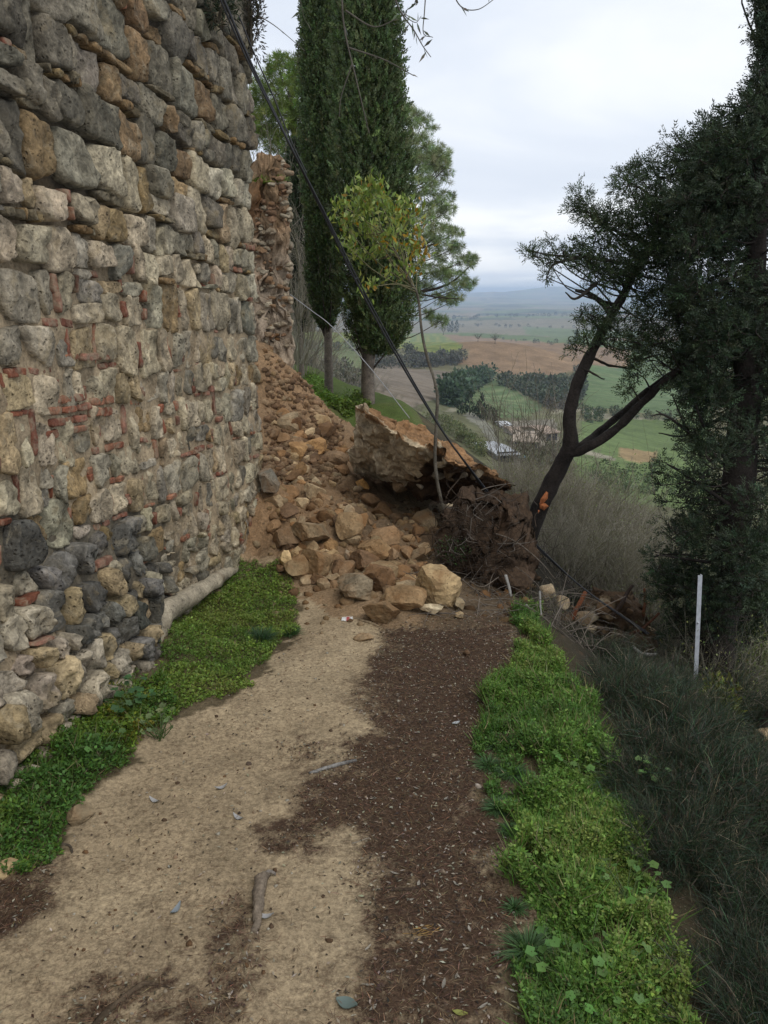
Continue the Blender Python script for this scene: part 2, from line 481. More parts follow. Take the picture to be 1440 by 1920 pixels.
# wall frame: origin at the far corner's foot, u along the wall (negative towards the viewer), v upwards
WB = gp(500, 1040)
WA = math.radians(9.3)
WT = np.array([math.sin(WA), math.cos(WA), 0.0])
WN = np.array([math.cos(WA), -math.sin(WA), 0.0])
def wall_uvw(x, y):
    dx, dy = np.asarray(x) - WB[0], np.asarray(y) - WB[1]
    return dx * WT[0] + dy * WT[1], dx * WN[0] + dy * WN[1]
def H(x, y, fine=True):
    x = np.asarray(x, float); y = np.asarray(y, float)
    sh = x.shape; xf, yf = x.ravel(), y.ravel()
    z = H0(xf, yf)
    near = (np.abs(xf) < 6) & (yf > 2) & (yf < 17)
    if near.any():
        xn, yn = xf[near], yf[near]
        b = _gk(xn, yn, _c[:, 0], _c[:, 1]) @ _w
        u, w = wall_uvw(xn, yn)
        # grassy bank against the wall foot
        k = np.interp(u, [-6, -3.4, -2.2, -0.3, 0.6], [0.04, 0.04, 0.14, 0.12, 0.0])
        b = b + k * (1 - sstep(0.05, 0.75, w)) * (u < 0.6)
        # pile lumps
        m = np.clip(np.abs(b) / 0.25, 0, 1)
        if fine:
            q = np.stack([xn, yn, np.zeros_like(xn)], -1)
            b = b + m * (fbm(q * 3.2, 4, 21) * 0.13 + np.abs(fbm(q * 7, 4, 22, 0.6)) * 0.13 - .03)
        z[near] += b
    if fine:
        nn = (yf < 22) & (np.abs(xf) < 8)
        if nn.any():
            xn, yn = xf[nn], yf[nn]
            q = np.stack([xn, yn, np.zeros_like(xn)], -1)
            z[nn] += fbm(q * 1.6, 3, 33) * 0.022 + fbm(q * 9, 3, 34) * 0.008
    return z.reshape(sh)
def hit(px, py, tmin=1.0, tmax=40000):
    """Where the line of sight through a picture point meets the ground."""
    d = ray(px, py)
    t = np.geomspace(tmin, tmax, 46 if tmax < 30 else 150)
    P = CAM + t[:, None] * d
    below = P[:, 2] < H(P[:, 0], P[:, 1], False)
    if not below.any(): return None
    i = int(np.argmax(below))
    for fine in (False, True):
        t = np.linspace(t[max(i - 1, 0)] * (0.985 if fine else 1), t[i] * (1.015 if fine else 1), 14)
        P = CAM + t[:, None] * d
        below = P[:, 2] < H(P[:, 0], P[:, 1], fine)
        i = int(np.argmax(below)) if below.any() else 13
    return P[i]
def on_ground(x, y, dz=0.0):
    return np.array([x, y, float(H(np.array([x]), np.array([y]))[0]) + dz])

# ------------------------------------------------------------------ path, bank and landslide slope (one fine sheet)
LIT = [[(735, 1165), (960, 1140), (1000, 1250), (940, 1400), (960, 1600), (1010, 1960), (610, 1960), (680, 1790), (700, 1700), (660, 1640), (685, 1580), (640, 1556), (530, 1605), (485, 1600), (545, 1510), (545, 1470), (640, 1410), (700, 1375), (668, 1330), (690, 1260)],
       [(390, 1700), (478, 1675), (492, 1790), (478, 1960), (340, 1960), (400, 1800)],
       [(520, 1425), (560, 1385), (588, 1395), (572, 1428)],
       [(-200, 1640), (110, 1600), (95, 1690), (0, 1770), (-200, 1800)],
       [(150, 1845), (300, 1825), (330, 1850), (210, 1960), (90, 1960)]]
GRASS_R = [(965, 1145), (1000, 1150), (1020, 1200), (1090, 1300), (1140, 1430), (1185, 1560), (1250, 1700), (1345, 1930), (985, 1960), (960, 1840), (1000, 1730), (960, 1640), (1010, 1560), (940, 1540), (905, 1480), (930, 1400), (890, 1420), (915, 1300), (985, 1220)]
GRASS_L = [(335, 1085), (420, 1050), (520, 1060), (560, 1130), (565, 1190), (520, 1215), (480, 1270), (395, 1320), (330, 1340), (240, 1440), (140, 1500), (120, 1600), (60, 1640), (-300, 1700), (-300, 1420), (0, 1390), (170, 1290), (300, 1230), (315, 1130)]
def ground_cols(x, y, z):
    P = np.stack([x, y, z], -1)
    px, py, dep = proj(P)
    q = np.stack([x, y, np.zeros_like(x)], -1)
    wob = fbm(q * 5, 5, 41, 0.65) * 0.16
    wob2 = fbm(q * 5 + 9, 5, 43, 0.65) * 0.16
    wx = px + wob * FPX / np.maximum(dep, .5); wy = py + wob2 * FPX * 0.45 / np.maximum(dep, .5)
    sand = np.array([0.395, 0.31, 0.195]); lit = np.array([0.068, 0.043, 0.028])
    sand2 = np.array([0.31, 0.238, 0.148])
    c = np.tile(sand, (len(x), 1))
    n = fbm(q * 2.1, 4, 44)[:, None]
    c = c + (sand2 - c) * np.clip(0.45 + n * 1.3, 0, 1)
    def blend(mask, colr):
        c[:] = c + (np.asarray(colr) - c) * mask[:, None]
    near = (dep < 9) & (py > 1050)
    l = np.zeros(len(x))
    for kk in range(7):       # the litter thins out raggedly towards its edge
        sc_ = (0.02, 0.05, 0.08, 0.11, 0.15, 0.2, 0.26)[kk]
        ox = fbm(q * (3 + 2 * kk) + 3 * kk, 3, 120 + kk, .7) * sc_ * 2.6 * FPX / np.maximum(dep, .5); oy = fbm(q * (3 + 2 * kk) + 5 * kk, 3, 140 + kk, .7) * sc_ * FPX * 1.3 / np.maximum(dep, .5)
        lk = np.zeros(len(x))
        for poly in LIT: lk = np.maximum(lk, pip(wx + ox, wy + oy, poly) * 1.0)
        l = l + lk / 7
    l = np.maximum(np.clip(l, 0, 1), 0.13 + 0.12 * sstep(1350, 1900, py) + 0.25 * fbm(q * 1.7, 3, 49)) * near
    g_l = l.copy()
    g = (pip(wx, wy, GRASS_R) | pip(wx, wy, GRASS_L)) & near
    blend(g * 0.85, (0.055, 0.042, 0.022))
    u, w = wall_uvw(x, y)
    xe = crest_dist(x, y)
    # landslide heap
    b = np.zeros(len(x)); m = (np.abs(x) < 6) & (y > 2) & (y < 15)
    b[m] = _gk(x[m], y[m], _c[:, 0], _c[:, 1]) @ _w
    heap = np.clip((b - 0.04) / 0.1, 0, 1) * (y > 4.4) * (y < 12.5)
    toe = pip(wx, wy, [(500, 1040), (560, 1120), (700, 1180), (880, 1175), (1000, 1160), (1010, 1000), (600, 900)]) * near
    heap = np.maximum(heap, toe * 0.8)
    hue = fbm(q * 1.3, 3, 48)
    soil = np.array([0.21, 0.135, 0.075]) + hue[:, None] * np.array([0.13, 0.07, 0.03])
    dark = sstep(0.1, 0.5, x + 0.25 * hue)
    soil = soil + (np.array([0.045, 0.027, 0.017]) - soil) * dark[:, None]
    c[:] = c + (soil - c) * heap[:, None]
    # dark humus on the outer slope and turf on the terrace behind the heap
    blend(sstep(-0.10, 0.0, xe + 0.05 * hue) * (py > 1050), (0.05, 0.042, 0.024)); blend(sstep(0.0, 0.25, xe), (0.032, 0.028, 0.018))
    terr = sstep(10.2, 11.2, y) * (xe < 0.3)
    blend(terr, (0.07, 0.10, 0.025))
    blend(((np.abs(x + 0.1) < 1.5) & (y > 10) & (y < 12)) * np.clip(0.3 + hue, 0, 1), (0.12, 0.10, 0.05))
    return c, g_l * (1 - heap) * (1 - 0.8 * g)
NX0, NX1, NY0, NY1 = -3.4, 4.2, -1.0, 20.0
gx = np.concatenate([np.arange(NX0, -2.0, 0.12), np.arange(-2.0, 2.0, 0.024), np.arange(2.0, NX1 + .01, 0.08)])
gy = np.concatenate([np.arange(NY0, 1.2, 0.12), np.arange(1.2, 7.5, 0.024), np.arange(7.5, 13, 0.05), np.arange(13, NY1 + .01, 0.2)])
GX, GY = np.meshgrid(gx, gy)
GZ = H(GX, GY)
gc, gl_mask = ground_cols(GX.ravel(), GY.ravel(), GZ.ravel())
def grid_faces(ny, nx):
    i = np.arange(ny - 1)[:, None] * nx; j = np.arange(nx - 1)[None]
    return np.stack([i + j, i + j + 1, i + nx + j + 1, i + nx + j], -1).reshape(-1, 4)
t = NT('path_earth')
p = t.pos(); c = t.attr()
n1 = t.noise(p, 5, 6, 0.6); n_2 = t.noise(p, 60, 6, 0.7); n3 = t.noise(p, 22, 6, 0.7)
c = t.mix(1.0, c, t.ramp(n1, [(0.3, 0.8), (0.7, 1.15)]), 'MULTIPLY')
c = t.mix(1.0, c, t.ramp(n_2, [(0.3, 0.52), (0.7, 1.38)]), 'MULTIPLY')
hi_ = t.math('ADD', t.math('MULTIPLY', t.math('SUBTRACT', t.noise(p, 26, 8, 0.75), 0.5), 1.5), t.math('MULTIPLY', t.math('SUBTRACT', t.noise(p, 130, 4, 0.7), 0.5), 1.1))
lf = t.ramp(t.math('ADD', t.attr('Litter', 'Fac'), hi_), [(0.16, 0.0), (0.86, 1.0)])
lcol = t.mix(1.0, (0.058, 0.036, 0.023), t.ramp(t.noise(p, 85, 6, 0.75), [(0.32, 0.45), (0.5, 0.95), (0.70, 2.1)]), 'MULTIPLY')
c = t.mix(lf, c, lcol)
crumb = t.ramp(n3, [(0.60, 0.0), (0.66, 1.0)])
c = t.mix(t.math('MULTIPLY', crumb, 0.6), c, (0.085, 0.052, 0.03))
peb = t.ramp(t.voro(p, 70), [(0.10, 1.0), (0.16, 0.0)])
c = t.mix(t.math('MULTIPLY', peb, 0.35), c, (0.40, 0.34, 0.25))
nb = t.bump(n1, 0.5, 0.03); nb = t.bump(n3, 0.5, 0.012, nb); nb = t.bump(n_2, 0.7, 0.006, nb)
t.surf(c, 0.95, 0.12, nb)
M['earth'] = t.m
path = put('ground', np.stack([GX, GY, GZ], -1).reshape(-1, 3), grid_faces(len(gy), len(gx)), M['earth'], None, gc, True, (0, 0, 0), 'structure')
_a = path.data.attributes.new('Litter', 'FLOAT', 'POINT'); _a.data.foreach_set('value', gl_mask.astype(np.float32))

# ------------------------------------------------------------------ hillside and valley out to the horizon
NTH, NR = 440, 440
th = np.radians(np.linspace(-50, 50, NTH))
rr = np.concatenate([np.geomspace(3.0, 60, 100, endpoint=False), np.geomspace(60, 3000, 250, endpoint=False), np.geomspace(3000, 34000, 90)])
TH, RR = np.meshgrid(th, rr)
VX, VY = RR * np.sin(TH), RR * np.cos(TH)
VZ = H(VX, VY, fine=False)
ins = (VX > NX0 + .3) & (VX < NX1 - .3) & (VY < NY1 - .4)
VZ = VZ - np.where(ins, 0.25, 0.0)
vx, vy, vz = VX.ravel(), VY.ravel(), VZ.ravel()
# field patchwork of the plain: jittered cells with one colour each
def cells(x, y, s, seed):
    cx, cy = np.floor(x / s), np.floor(y / s)
    best = np.full(x.shape, 1e18); idv = np.zeros(x.shape)
    for a in (-1, 0, 1):
        for b in (-1, 0, 1):
            ix, iy = (cx + a).astype(np.int64), (cy + b).astype(np.int64)
            jx = (ix + _hash(ix, iy, ix * 0, seed)) * s; jy = (iy + _hash(ix, iy, ix * 0 + 1, seed)) * s
            d = (x - jx) ** 2 + (y - jy) ** 2
            m = d < best
            best = np.where(m, d, best); idv = np.where(m, _hash(ix, iy, ix * 0 + 2, seed), idv)
    return idv
ang = 0.5
ux, uy = vx * math.cos(ang) + vy * math.sin(ang), -vx * math.sin(ang) + vy * math.cos(ang)
pal = np.array([(0.105, 0.135, 0.05), (0.19, 0.145, 0.09), (0.13, 0.12, 0.065), (0.085, 0.115, 0.045), (0.17, 0.15, 0.09), (0.12, 0.15, 0.06), (0.20, 0.165, 0.11), (0.075, 0.085, 0.045)])
vid = cells(ux, uy * 1.5 + n2(ux, uy, 1 / 300, 2, 5) * 60, 330, 77)
vc = pal[np.minimum((vid * 8).astype(int), 7)].copy()
rad = np.hypot(vx, vy)
wood_n = n2(vx, vy, 1 / 260, 4, 55)
wm = sstep(0.14, 0.2, wood_n) * (rad > 1300)
vc = vc + (np.array([0.035, 0.05, 0.03]) - vc) * wm[:, None]
qx, qy, qd = proj(np.stack([vx, vy, vz], -1))
hillside = np.array([0.115, 0.115, 0.062])
hs = (1 - sstep(230, 330, rad + 60 * n2(vx, vy, 1 / 60, 3, 8)))
vc = vc + (hillside * (1 + 0.35 * n2(vx, vy, 1 / 9, 4, 6))[:, None] - vc) * hs[:, None]
fwx = qx + n2(vx, vy, 1 / 25, 3, 61) * 5; fwy = qy + n2(vx, vy, 1 / 25, 3, 62) * 2
def field(poly, colr, stripe=None, soft=1.0):
    m = pip(fwx, fwy, poly) & (qd > 60)
    cc = np.tile(np.asarray(colr, float), (m.sum(), 1))
    if stripe:
        ang_, per, c2 = stripe
        a = math.radians(ang_)
        s = 0.5 + 0.5 * np.sin(2 * PI * (vx[m] * math.cos(a) + vy[m] * math.sin(a)) / per)
        cc = cc + (np.asarray(c2) - cc) * (s ** 2)[:, None]
    cc *= (1 + 0.22 * n2(vx[m], vy[m], 1 / 30, 4, 63) + 0.12 * n2(vx[m], vy[m], 1 / 90, 2, 64))[:, None]
    vc[m] = vc[m] * (1 - soft) + cc * soft
field([(560, 606), (1080, 598), (1300, 600), (1300, 632), (1075, 634), (861, 624), (560, 626)], (0.17, 0.15, 0.10))
field([(980, 612), (1090, 618), (1200, 622), (1200, 634), (1075, 634), (990, 628)], (0.12, 0.15, 0.07))
field([(861, 623), (1075, 634), (1200, 640), (1200, 652), (1075, 648), (940, 637), (861, 633)], (0.09, 0.13, 0.045), (20, 14, (0.12, 0.14, 0.06)))
field([(827, 626), (940, 636), (1086, 646), (1180, 655), (1180, 690), (1090, 691), (1022, 709), (917, 698), (854, 680), (884, 661), (846, 645)], (0.20, 0.135, 0.08), (70, 16, (0.22, 0.15, 0.09)))
field([(560, 622), (760, 626), (827, 626), (872, 650), (816, 668), (760, 654), (560, 650)], (0.12, 0.16, 0.05), (35, 12, (0.20, 0.20, 0.06)))
field([(560, 650), (690, 655), (760, 690), (846, 697), (838, 742), (750, 770), (690, 740), (560, 720)], (0.185, 0.155, 0.12), (55, 9, (0.15, 0.12, 0.085)))
field([(540, 640), (660, 640), (690, 690), (640, 745), (540, 745)], (0.11, 0.14, 0.06), (40, 10, (0.14, 0.15, 0.07)))
field([(917, 709), (950, 716), (1022, 765), (985, 782), (920, 784), (846, 770), (872, 739)], (0.095, 0.135, 0.06), (-28, 9, (0.15, 0.18, 0.09)))
field([(835, 772), (872, 738), (917, 708), (922, 711), (878, 742), (850, 774)], (0.20, 0.185, 0.13))
field([(1090, 682), (1191, 694), (1330, 700), (1330, 790), (1180, 770), (1082, 762)], (0.10, 0.145, 0.065), (65, 9, (0.13, 0.165, 0.08)))
field([(1030, 770), (1090, 764), (1160, 780), (1300, 790), (1300, 800), (1156, 790), (1090, 771), (1035, 776)], (0.25, 0.23, 0.16))
field([(1090, 790), (1180, 785), (1330, 790), (1330, 960), (1150, 940), (1080, 900), (1075, 850)], (0.115, 0.155, 0.06))
field([(1060, 840), (1110, 846), (1150, 858), (1152, 864), (1105, 853), (1060, 846)], (0.24, 0.22, 0.16))
field([(1165, 838), (1230, 848), (1235, 866), (1190, 868), (1160, 856)], (0.26, 0.19, 0.10))
field([(960, 790), (1040, 785), (1050, 830), (960, 850)], (0.19, 0.17, 0.13))
field([(880, 770), (925, 800), (945, 850), (935, 852), (905, 805), (870, 780)], (0.17, 0.165, 0.13))
t = NT('valley_fields')
p = t.pos(); c = t.attr()
c = t.mix(1.0, c, t.ramp(t.noise(p, 0.12, 8, 0.65), [(0.3, 0.72), (0.7, 1.25)]), 'MULTIPLY')
c = t.mix(1.0, c, t.ramp(t.noise(p, 1.1, 6, 0.65), [(0.3, 0.75), (0.7, 1.22)]), 'MULTIPLY')
t.surf(c, 0.97, 0.05, t.bump(t.noise(p, 2.5, 6, 0.7), 0.6, 0.3))
M['valley'] = t.m
_H_exact = H
def H(x, y, fine=True):
    """Height of the ground as built: read back from the two sheets."""
    x = np.asarray(x, float); y = np.asarray(y, float)
    inn = (x > NX0 + .35) & (x < NX1 - .35) & (y > NY0) & (y < NY1 - .5)
    def look(ax, ay, Z, qx, qy):
        i = np.clip(np.searchsorted(ax, qx) - 1, 0, len(ax) - 2); j = np.clip(np.searchsorted(ay, qy) - 1, 0, len(ay) - 2)
        f = np.clip((qx - ax[i]) / (ax[i + 1] - ax[i]), 0, 1); g_ = np.clip((qy - ay[j]) / (ay[j + 1] - ay[j]), 0, 1)
        return Z[j, i] * (1 - f) * (1 - g_) + Z[j, i + 1] * f * (1 - g_) + Z[j + 1, i] * (1 - f) * g_ + Z[j + 1, i + 1] * f * g_
    return np.where(inn, look(gx, gy, GZ, x, y), look(th, rr, VZ, np.arctan2(x, y), np.hypot(x, y)))
put('valley_terrain', np.stack([vx, vy, vz], -1), grid_faces(NR, NTH), M['valley'], None, vc, True, (0, 0, 0), 'structure')

# ------------------------------------------------------------------ old stone wall on the left
WSL = -0.062
def wp(u, v, w=0.0):
    u = np.asarray(u, float); v = np.asarray(v, float); w = np.asarray(w, float)
    P = WB + u[..., None] * WT + w[..., None] * WN
    P[..., 2] = WB[2] + v + WSL * u
    return P
def wall_out(u, v):
    """How far the face stands proud of its plane: waves, and the bulging foot of the nearer half."""
    u = np.asarray(u, float); v = np.asarray(v, float)
    o = n2(u, v, 0.9, 3, 71) * 0.05
    o = o + 0.17 * (1 - sstep(0.25, 0.95, v + 0.15 * n2(u, v, 1.5, 2, 72))) * (1 - sstep(-2.35, -2.15, u + 0.1 * n2(u, v, 2.5, 2, 73)))
    o = o + 0.05 * sstep(2.6, 3.6, v) * sstep(-1.2, 0, u)
    return o
def wall_uv_of_pixel(px, py):
    d = ray(px, py)
    t_ = ((WB - CAM) @ WN) / (d @ WN)
    P = CAM + t_ * d
    u = (P - WB) @ WT
    return u, P[2] - WB[2] - WSL * u
U0, V0, V1 = -5.6, -0.35, 4.7
wall = empty('stone_wall', wp(np.array(-2.5), np.array(0.0)), 'tall old wall of weathered grey stones and broken red brick beside the path', 'wall')
gu = np.arange(U0, -0.06, 0.035); gv = np.arange(V0, V1, 0.035)
GU, GV = np.meshgrid(gu, gv)
flush = sstep(420, 640, proj(wp(GU, GV))[1]) * (1 - sstep(1050, 1150, proj(wp(GU, GV))[1]))
mo = wall_out(GU, GV) - 0.046 + 0.041 * flush + n2(GU, GV, 9, 4, 74) * 0.022 + n2(GU, GV, 30, 3, 75) * 0.008
MP = wp(GU, GV, mo).reshape(-1, 3)
mpx, mpy, _ = proj(MP)
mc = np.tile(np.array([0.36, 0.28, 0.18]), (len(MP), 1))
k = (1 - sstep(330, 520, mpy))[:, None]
mc = mc + (np.array([0.075, 0.06, 0.042]) - mc) * k  # shadow of the deep upper joints put into the mortar colour
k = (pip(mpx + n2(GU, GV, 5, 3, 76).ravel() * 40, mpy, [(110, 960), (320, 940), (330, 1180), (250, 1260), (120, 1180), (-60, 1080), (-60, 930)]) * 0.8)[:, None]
mc = mc + (np.array([0.075, 0.07, 0.055]) - mc) * k
mc = mc * (1 + 0.35 * n2(GU, GV, 4, 4, 77).ravel()[:, None])
nu, nv = len(gu), len(gv)
F = [grid_faces(nv, nu)]
# thickness behind the face
back = wp(np.array([U0, -0.06, -0.06, U0]), np.array([V0, V0, V1, V1]), np.full(4, -0.75))
base = len(MP)
MPV = np.concatenate([MP, back]); mcv = np.concatenate([mc, np.tile(mc.mean(0), (4, 1))])
right_col = [r * nu + nu - 1 for r in range(nv)]; left_col = [r * nu for r in range(nv)]
tr = [(right_col[i], base + 1, right_col[i + 1]) for i in range(nv - 1)] + [(right_col[-1], base + 1, base + 2)]
top_row = [(nv - 1) * nu + i for i in range(nu)]
tr += [(top_row[i], top_row[i + 1], base + 3) for i in range(nu - 1)] + [(top_row[-1], base + 2, base + 3)]
tr += [(left_col[i], left_col[i + 1], base) for i in range(nv - 1)] + [(left_col[-1], base + 3, base)]
F.append(np.array(tr))
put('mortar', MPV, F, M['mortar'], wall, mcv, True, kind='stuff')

def stone_piece(quad, dome, proud, seed, n=26, embed=0.09, rough=0.012, power=4.5, rock=0.0, frame=wp, out=wall_out):
    """A rounded stone on the four (u, v) corners QUAD, standing DOME in front of the wall face."""
    th = np.linspace(0, 2 * PI, n, endpoint=False) + 0.1
    c, s = np.cos(th), np.sin(th)
    g = np.random.default_rng(seed)
    pw = power * g.uniform(0.75, 1.5)
    r = (np.abs(c) ** pw + np.abs(s) ** pw) ** (-1 / pw)
    a, b = c * r, s * r
    q = np.asarray(quad, float)
    rings = [(1.04, -embed, 0), (1.03, -0.012, 0.2), (0.975, 0.62, .8), (0.90, 0.92, 1), (0.62, 0.98, 1), (0.32, 1.0, 1), (0.0, 1.0, 1)]
    size = np.linalg.norm(q[2] - q[0])
    off = g.uniform(0, 100, 3)
    tilt = g.normal(0, 0.18, 2)
    wob = 1 + 0.08 * vnoise(np.stack([np.cos(th) * 1.7, np.sin(th) * 1.7, th * 0], -1) + off, 3) + 0.045 * vnoise(np.stack([np.cos(th) * 4, np.sin(th) * 5, th * 0], -1) + off, 4)
    AA, BB, WW, KK = [], [], [], []
    for sc, h, kk in rings:
        m = n if sc > 0 else 1
        A, B = (a * sc * wob, b * sc * wob) if sc > 0 else (np.zeros(1), np.zeros(1))
        AA.append(A); BB.append(B)
        hh = h if h < 0 else h * dome * (1 + tilt[0] * A + tilt[1] * B)
        WW.append(np.full(m, h * 1.0) if h < 0 else hh + 0 * A); KK.append(np.full(m, kk))
    A, B, W_, K = map(np.concatenate, (AA, BB, WW, KK))
    sx, sy = (A + 1) / 2, (B + 1) / 2
    UV = (q[0] * ((1 - sx) * (1 - sy))[:, None] + q[1] * (sx * (1 - sy))[:, None] + q[2] * (sx * sy)[:, None] + q[3] * ((1 - sx) * sy)[:, None])
    cu, cv = q.mean(0)
    o = out(np.array([cu]), np.array([cv]))[0] * 0.6 + out(UV[:, 0], UV[:, 1]) * 0.4
    P = np.stack([UV[:, 0], UV[:, 1], W_], -1)
    W_ = W_ + K * (1 + 0.3 * (K < .9)) * (fbm(P * 11 + off, 4, 81, 0.6) * rough * 2.2 + fbm(P * 34 + off, 2, 82) * rough * 0.7 + rock * fbm(P * 5 + off, 2, 83))
    UV = UV + (K * 0.38)[:, None] * np.stack([fbm(P * 14 + off, 3, 84), fbm(P * 14 + off, 3, 85)], -1) * rough * 1.6
    V = frame(UV[:, 0], UV[:, 1], o + proud + W_)
    Q, T = [], []
    j = np.arange(n); k2 = (j + 1) % n
    for ri in range(len(rings) - 2):
        Q.append(np.stack([ri * n + j, ri * n + k2, (ri + 1) * n + k2, (ri + 1) * n + j], -1))
    e0 = (len(rings) - 2) * n
    T = np.stack([e0 + j, e0 + k2, np.full(n, e0 + n)], -1)
    return V, np.concatenate(Q), T

BLACK = [(180, 985), (290, 1000), (330, 1100), (318, 1190), (250, 1250), (130, 1200), (60, 1180), (60, 1100), (-20, 1060), (-20, 950), (60, 940), (130, 990)]
def stone_colour(u, v, g):
    P = wp(np.array([u]), np.array([v]))
    px, py, _ = proj(P); px, py = float(px[0]), float(py[0])
    r = g.random()
    cream, grey, ochre, dark, warm = (0.375, 0.312, 0.212), (0.30, 0.262, 0.19), (0.27, 0.19, 0.095), (0.125, 0.11, 0.083), (0.335, 0.255, 0.148)
    if pip([px], [py], BLACK)[0] and r < 0.58:
        c = (0.085, 0.080, 0.068) if r < 0.24 else (0.15, 0.142, 0.122)
    elif py > 1130:
        c = (0.34, 0.29, 0.215) if r < 0.7 else warm
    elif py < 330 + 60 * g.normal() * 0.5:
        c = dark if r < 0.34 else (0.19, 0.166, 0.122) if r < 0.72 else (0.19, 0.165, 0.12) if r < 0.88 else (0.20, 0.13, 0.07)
    else:
        c = cream if r < 0.40 else grey if r < 0.72 else (0.21, 0.188, 0.145) if r < 0.80 else warm if r < 0.92 else ochre
    return np.array(c) * math.exp(g.normal(0, 0.14)) * np.exp(g.normal(0, 0.015, 3))

g = np.random.default_rng(5)
PAN = [tuple(wall_uv_of_pixel(83, 742)), tuple(wall_uv_of_pixel(160, 812)), tuple(wall_uv_of_pixel(180, 742)), tuple(wall_uv_of_pixel(221, 778)), tuple(wall_uv_of_pixel(125, 660)), tuple(wall_uv_of_pixel(205, 677))]
PANS = [(min(PAN[i][0], PAN[i + 1][0]), max(PAN[i][0], PAN[i + 1][0]), min(PAN[i][1], PAN[i + 1][1]), max(PAN[i][1], PAN[i + 1][1])) for i in (0, 2, 4)]
stones, bricks = [], []
def add_brick(u, v, lu, lv, rot=0.0, proud=None):
    c, s = math.cos(rot), math.sin(rot)
    q = [(u + a * lu / 2 * c - b * lv / 2 * s, v + a * lu / 2 * s + b * lv / 2 * c) for a, b in ((-1, -1), (1, -1), (1, 1), (-1, 1))]
    bricks.append((q, g.uniform(0.004, 0.018), g.uniform(-0.012, 0.008) if proud is None else proud))
for (ua, ub, va, vb) in PANS:
    nr = max(1, round((vb - va) / 0.052)); hh = (vb - va) / nr
    for r_ in range(nr):
        uu = ua - g.uniform(0, .07)
        while uu < ub:
            L = g.uniform(0.075, 0.15)
            if uu + L * .5 < ub + .03: add_brick(uu + L / 2, va + (r_ + .5) * hh + g.normal(0, .003), L - .012, hh - .012 + g.normal(0, .003), g.normal(0, .03), g.uniform(-.005, .012))
            uu += L
def vzone(u, v):
    """Share of brick in the joints here."""
    px, py, _ = proj(wp(np.array([u]), np.array([v])))
    px, py = px[0], py[0]
    if py < 480 or py > 1130: return 0.05
    return 0.75 if 560 < py < 1010 and px < 420 else 0.35
v = V0
row = 0
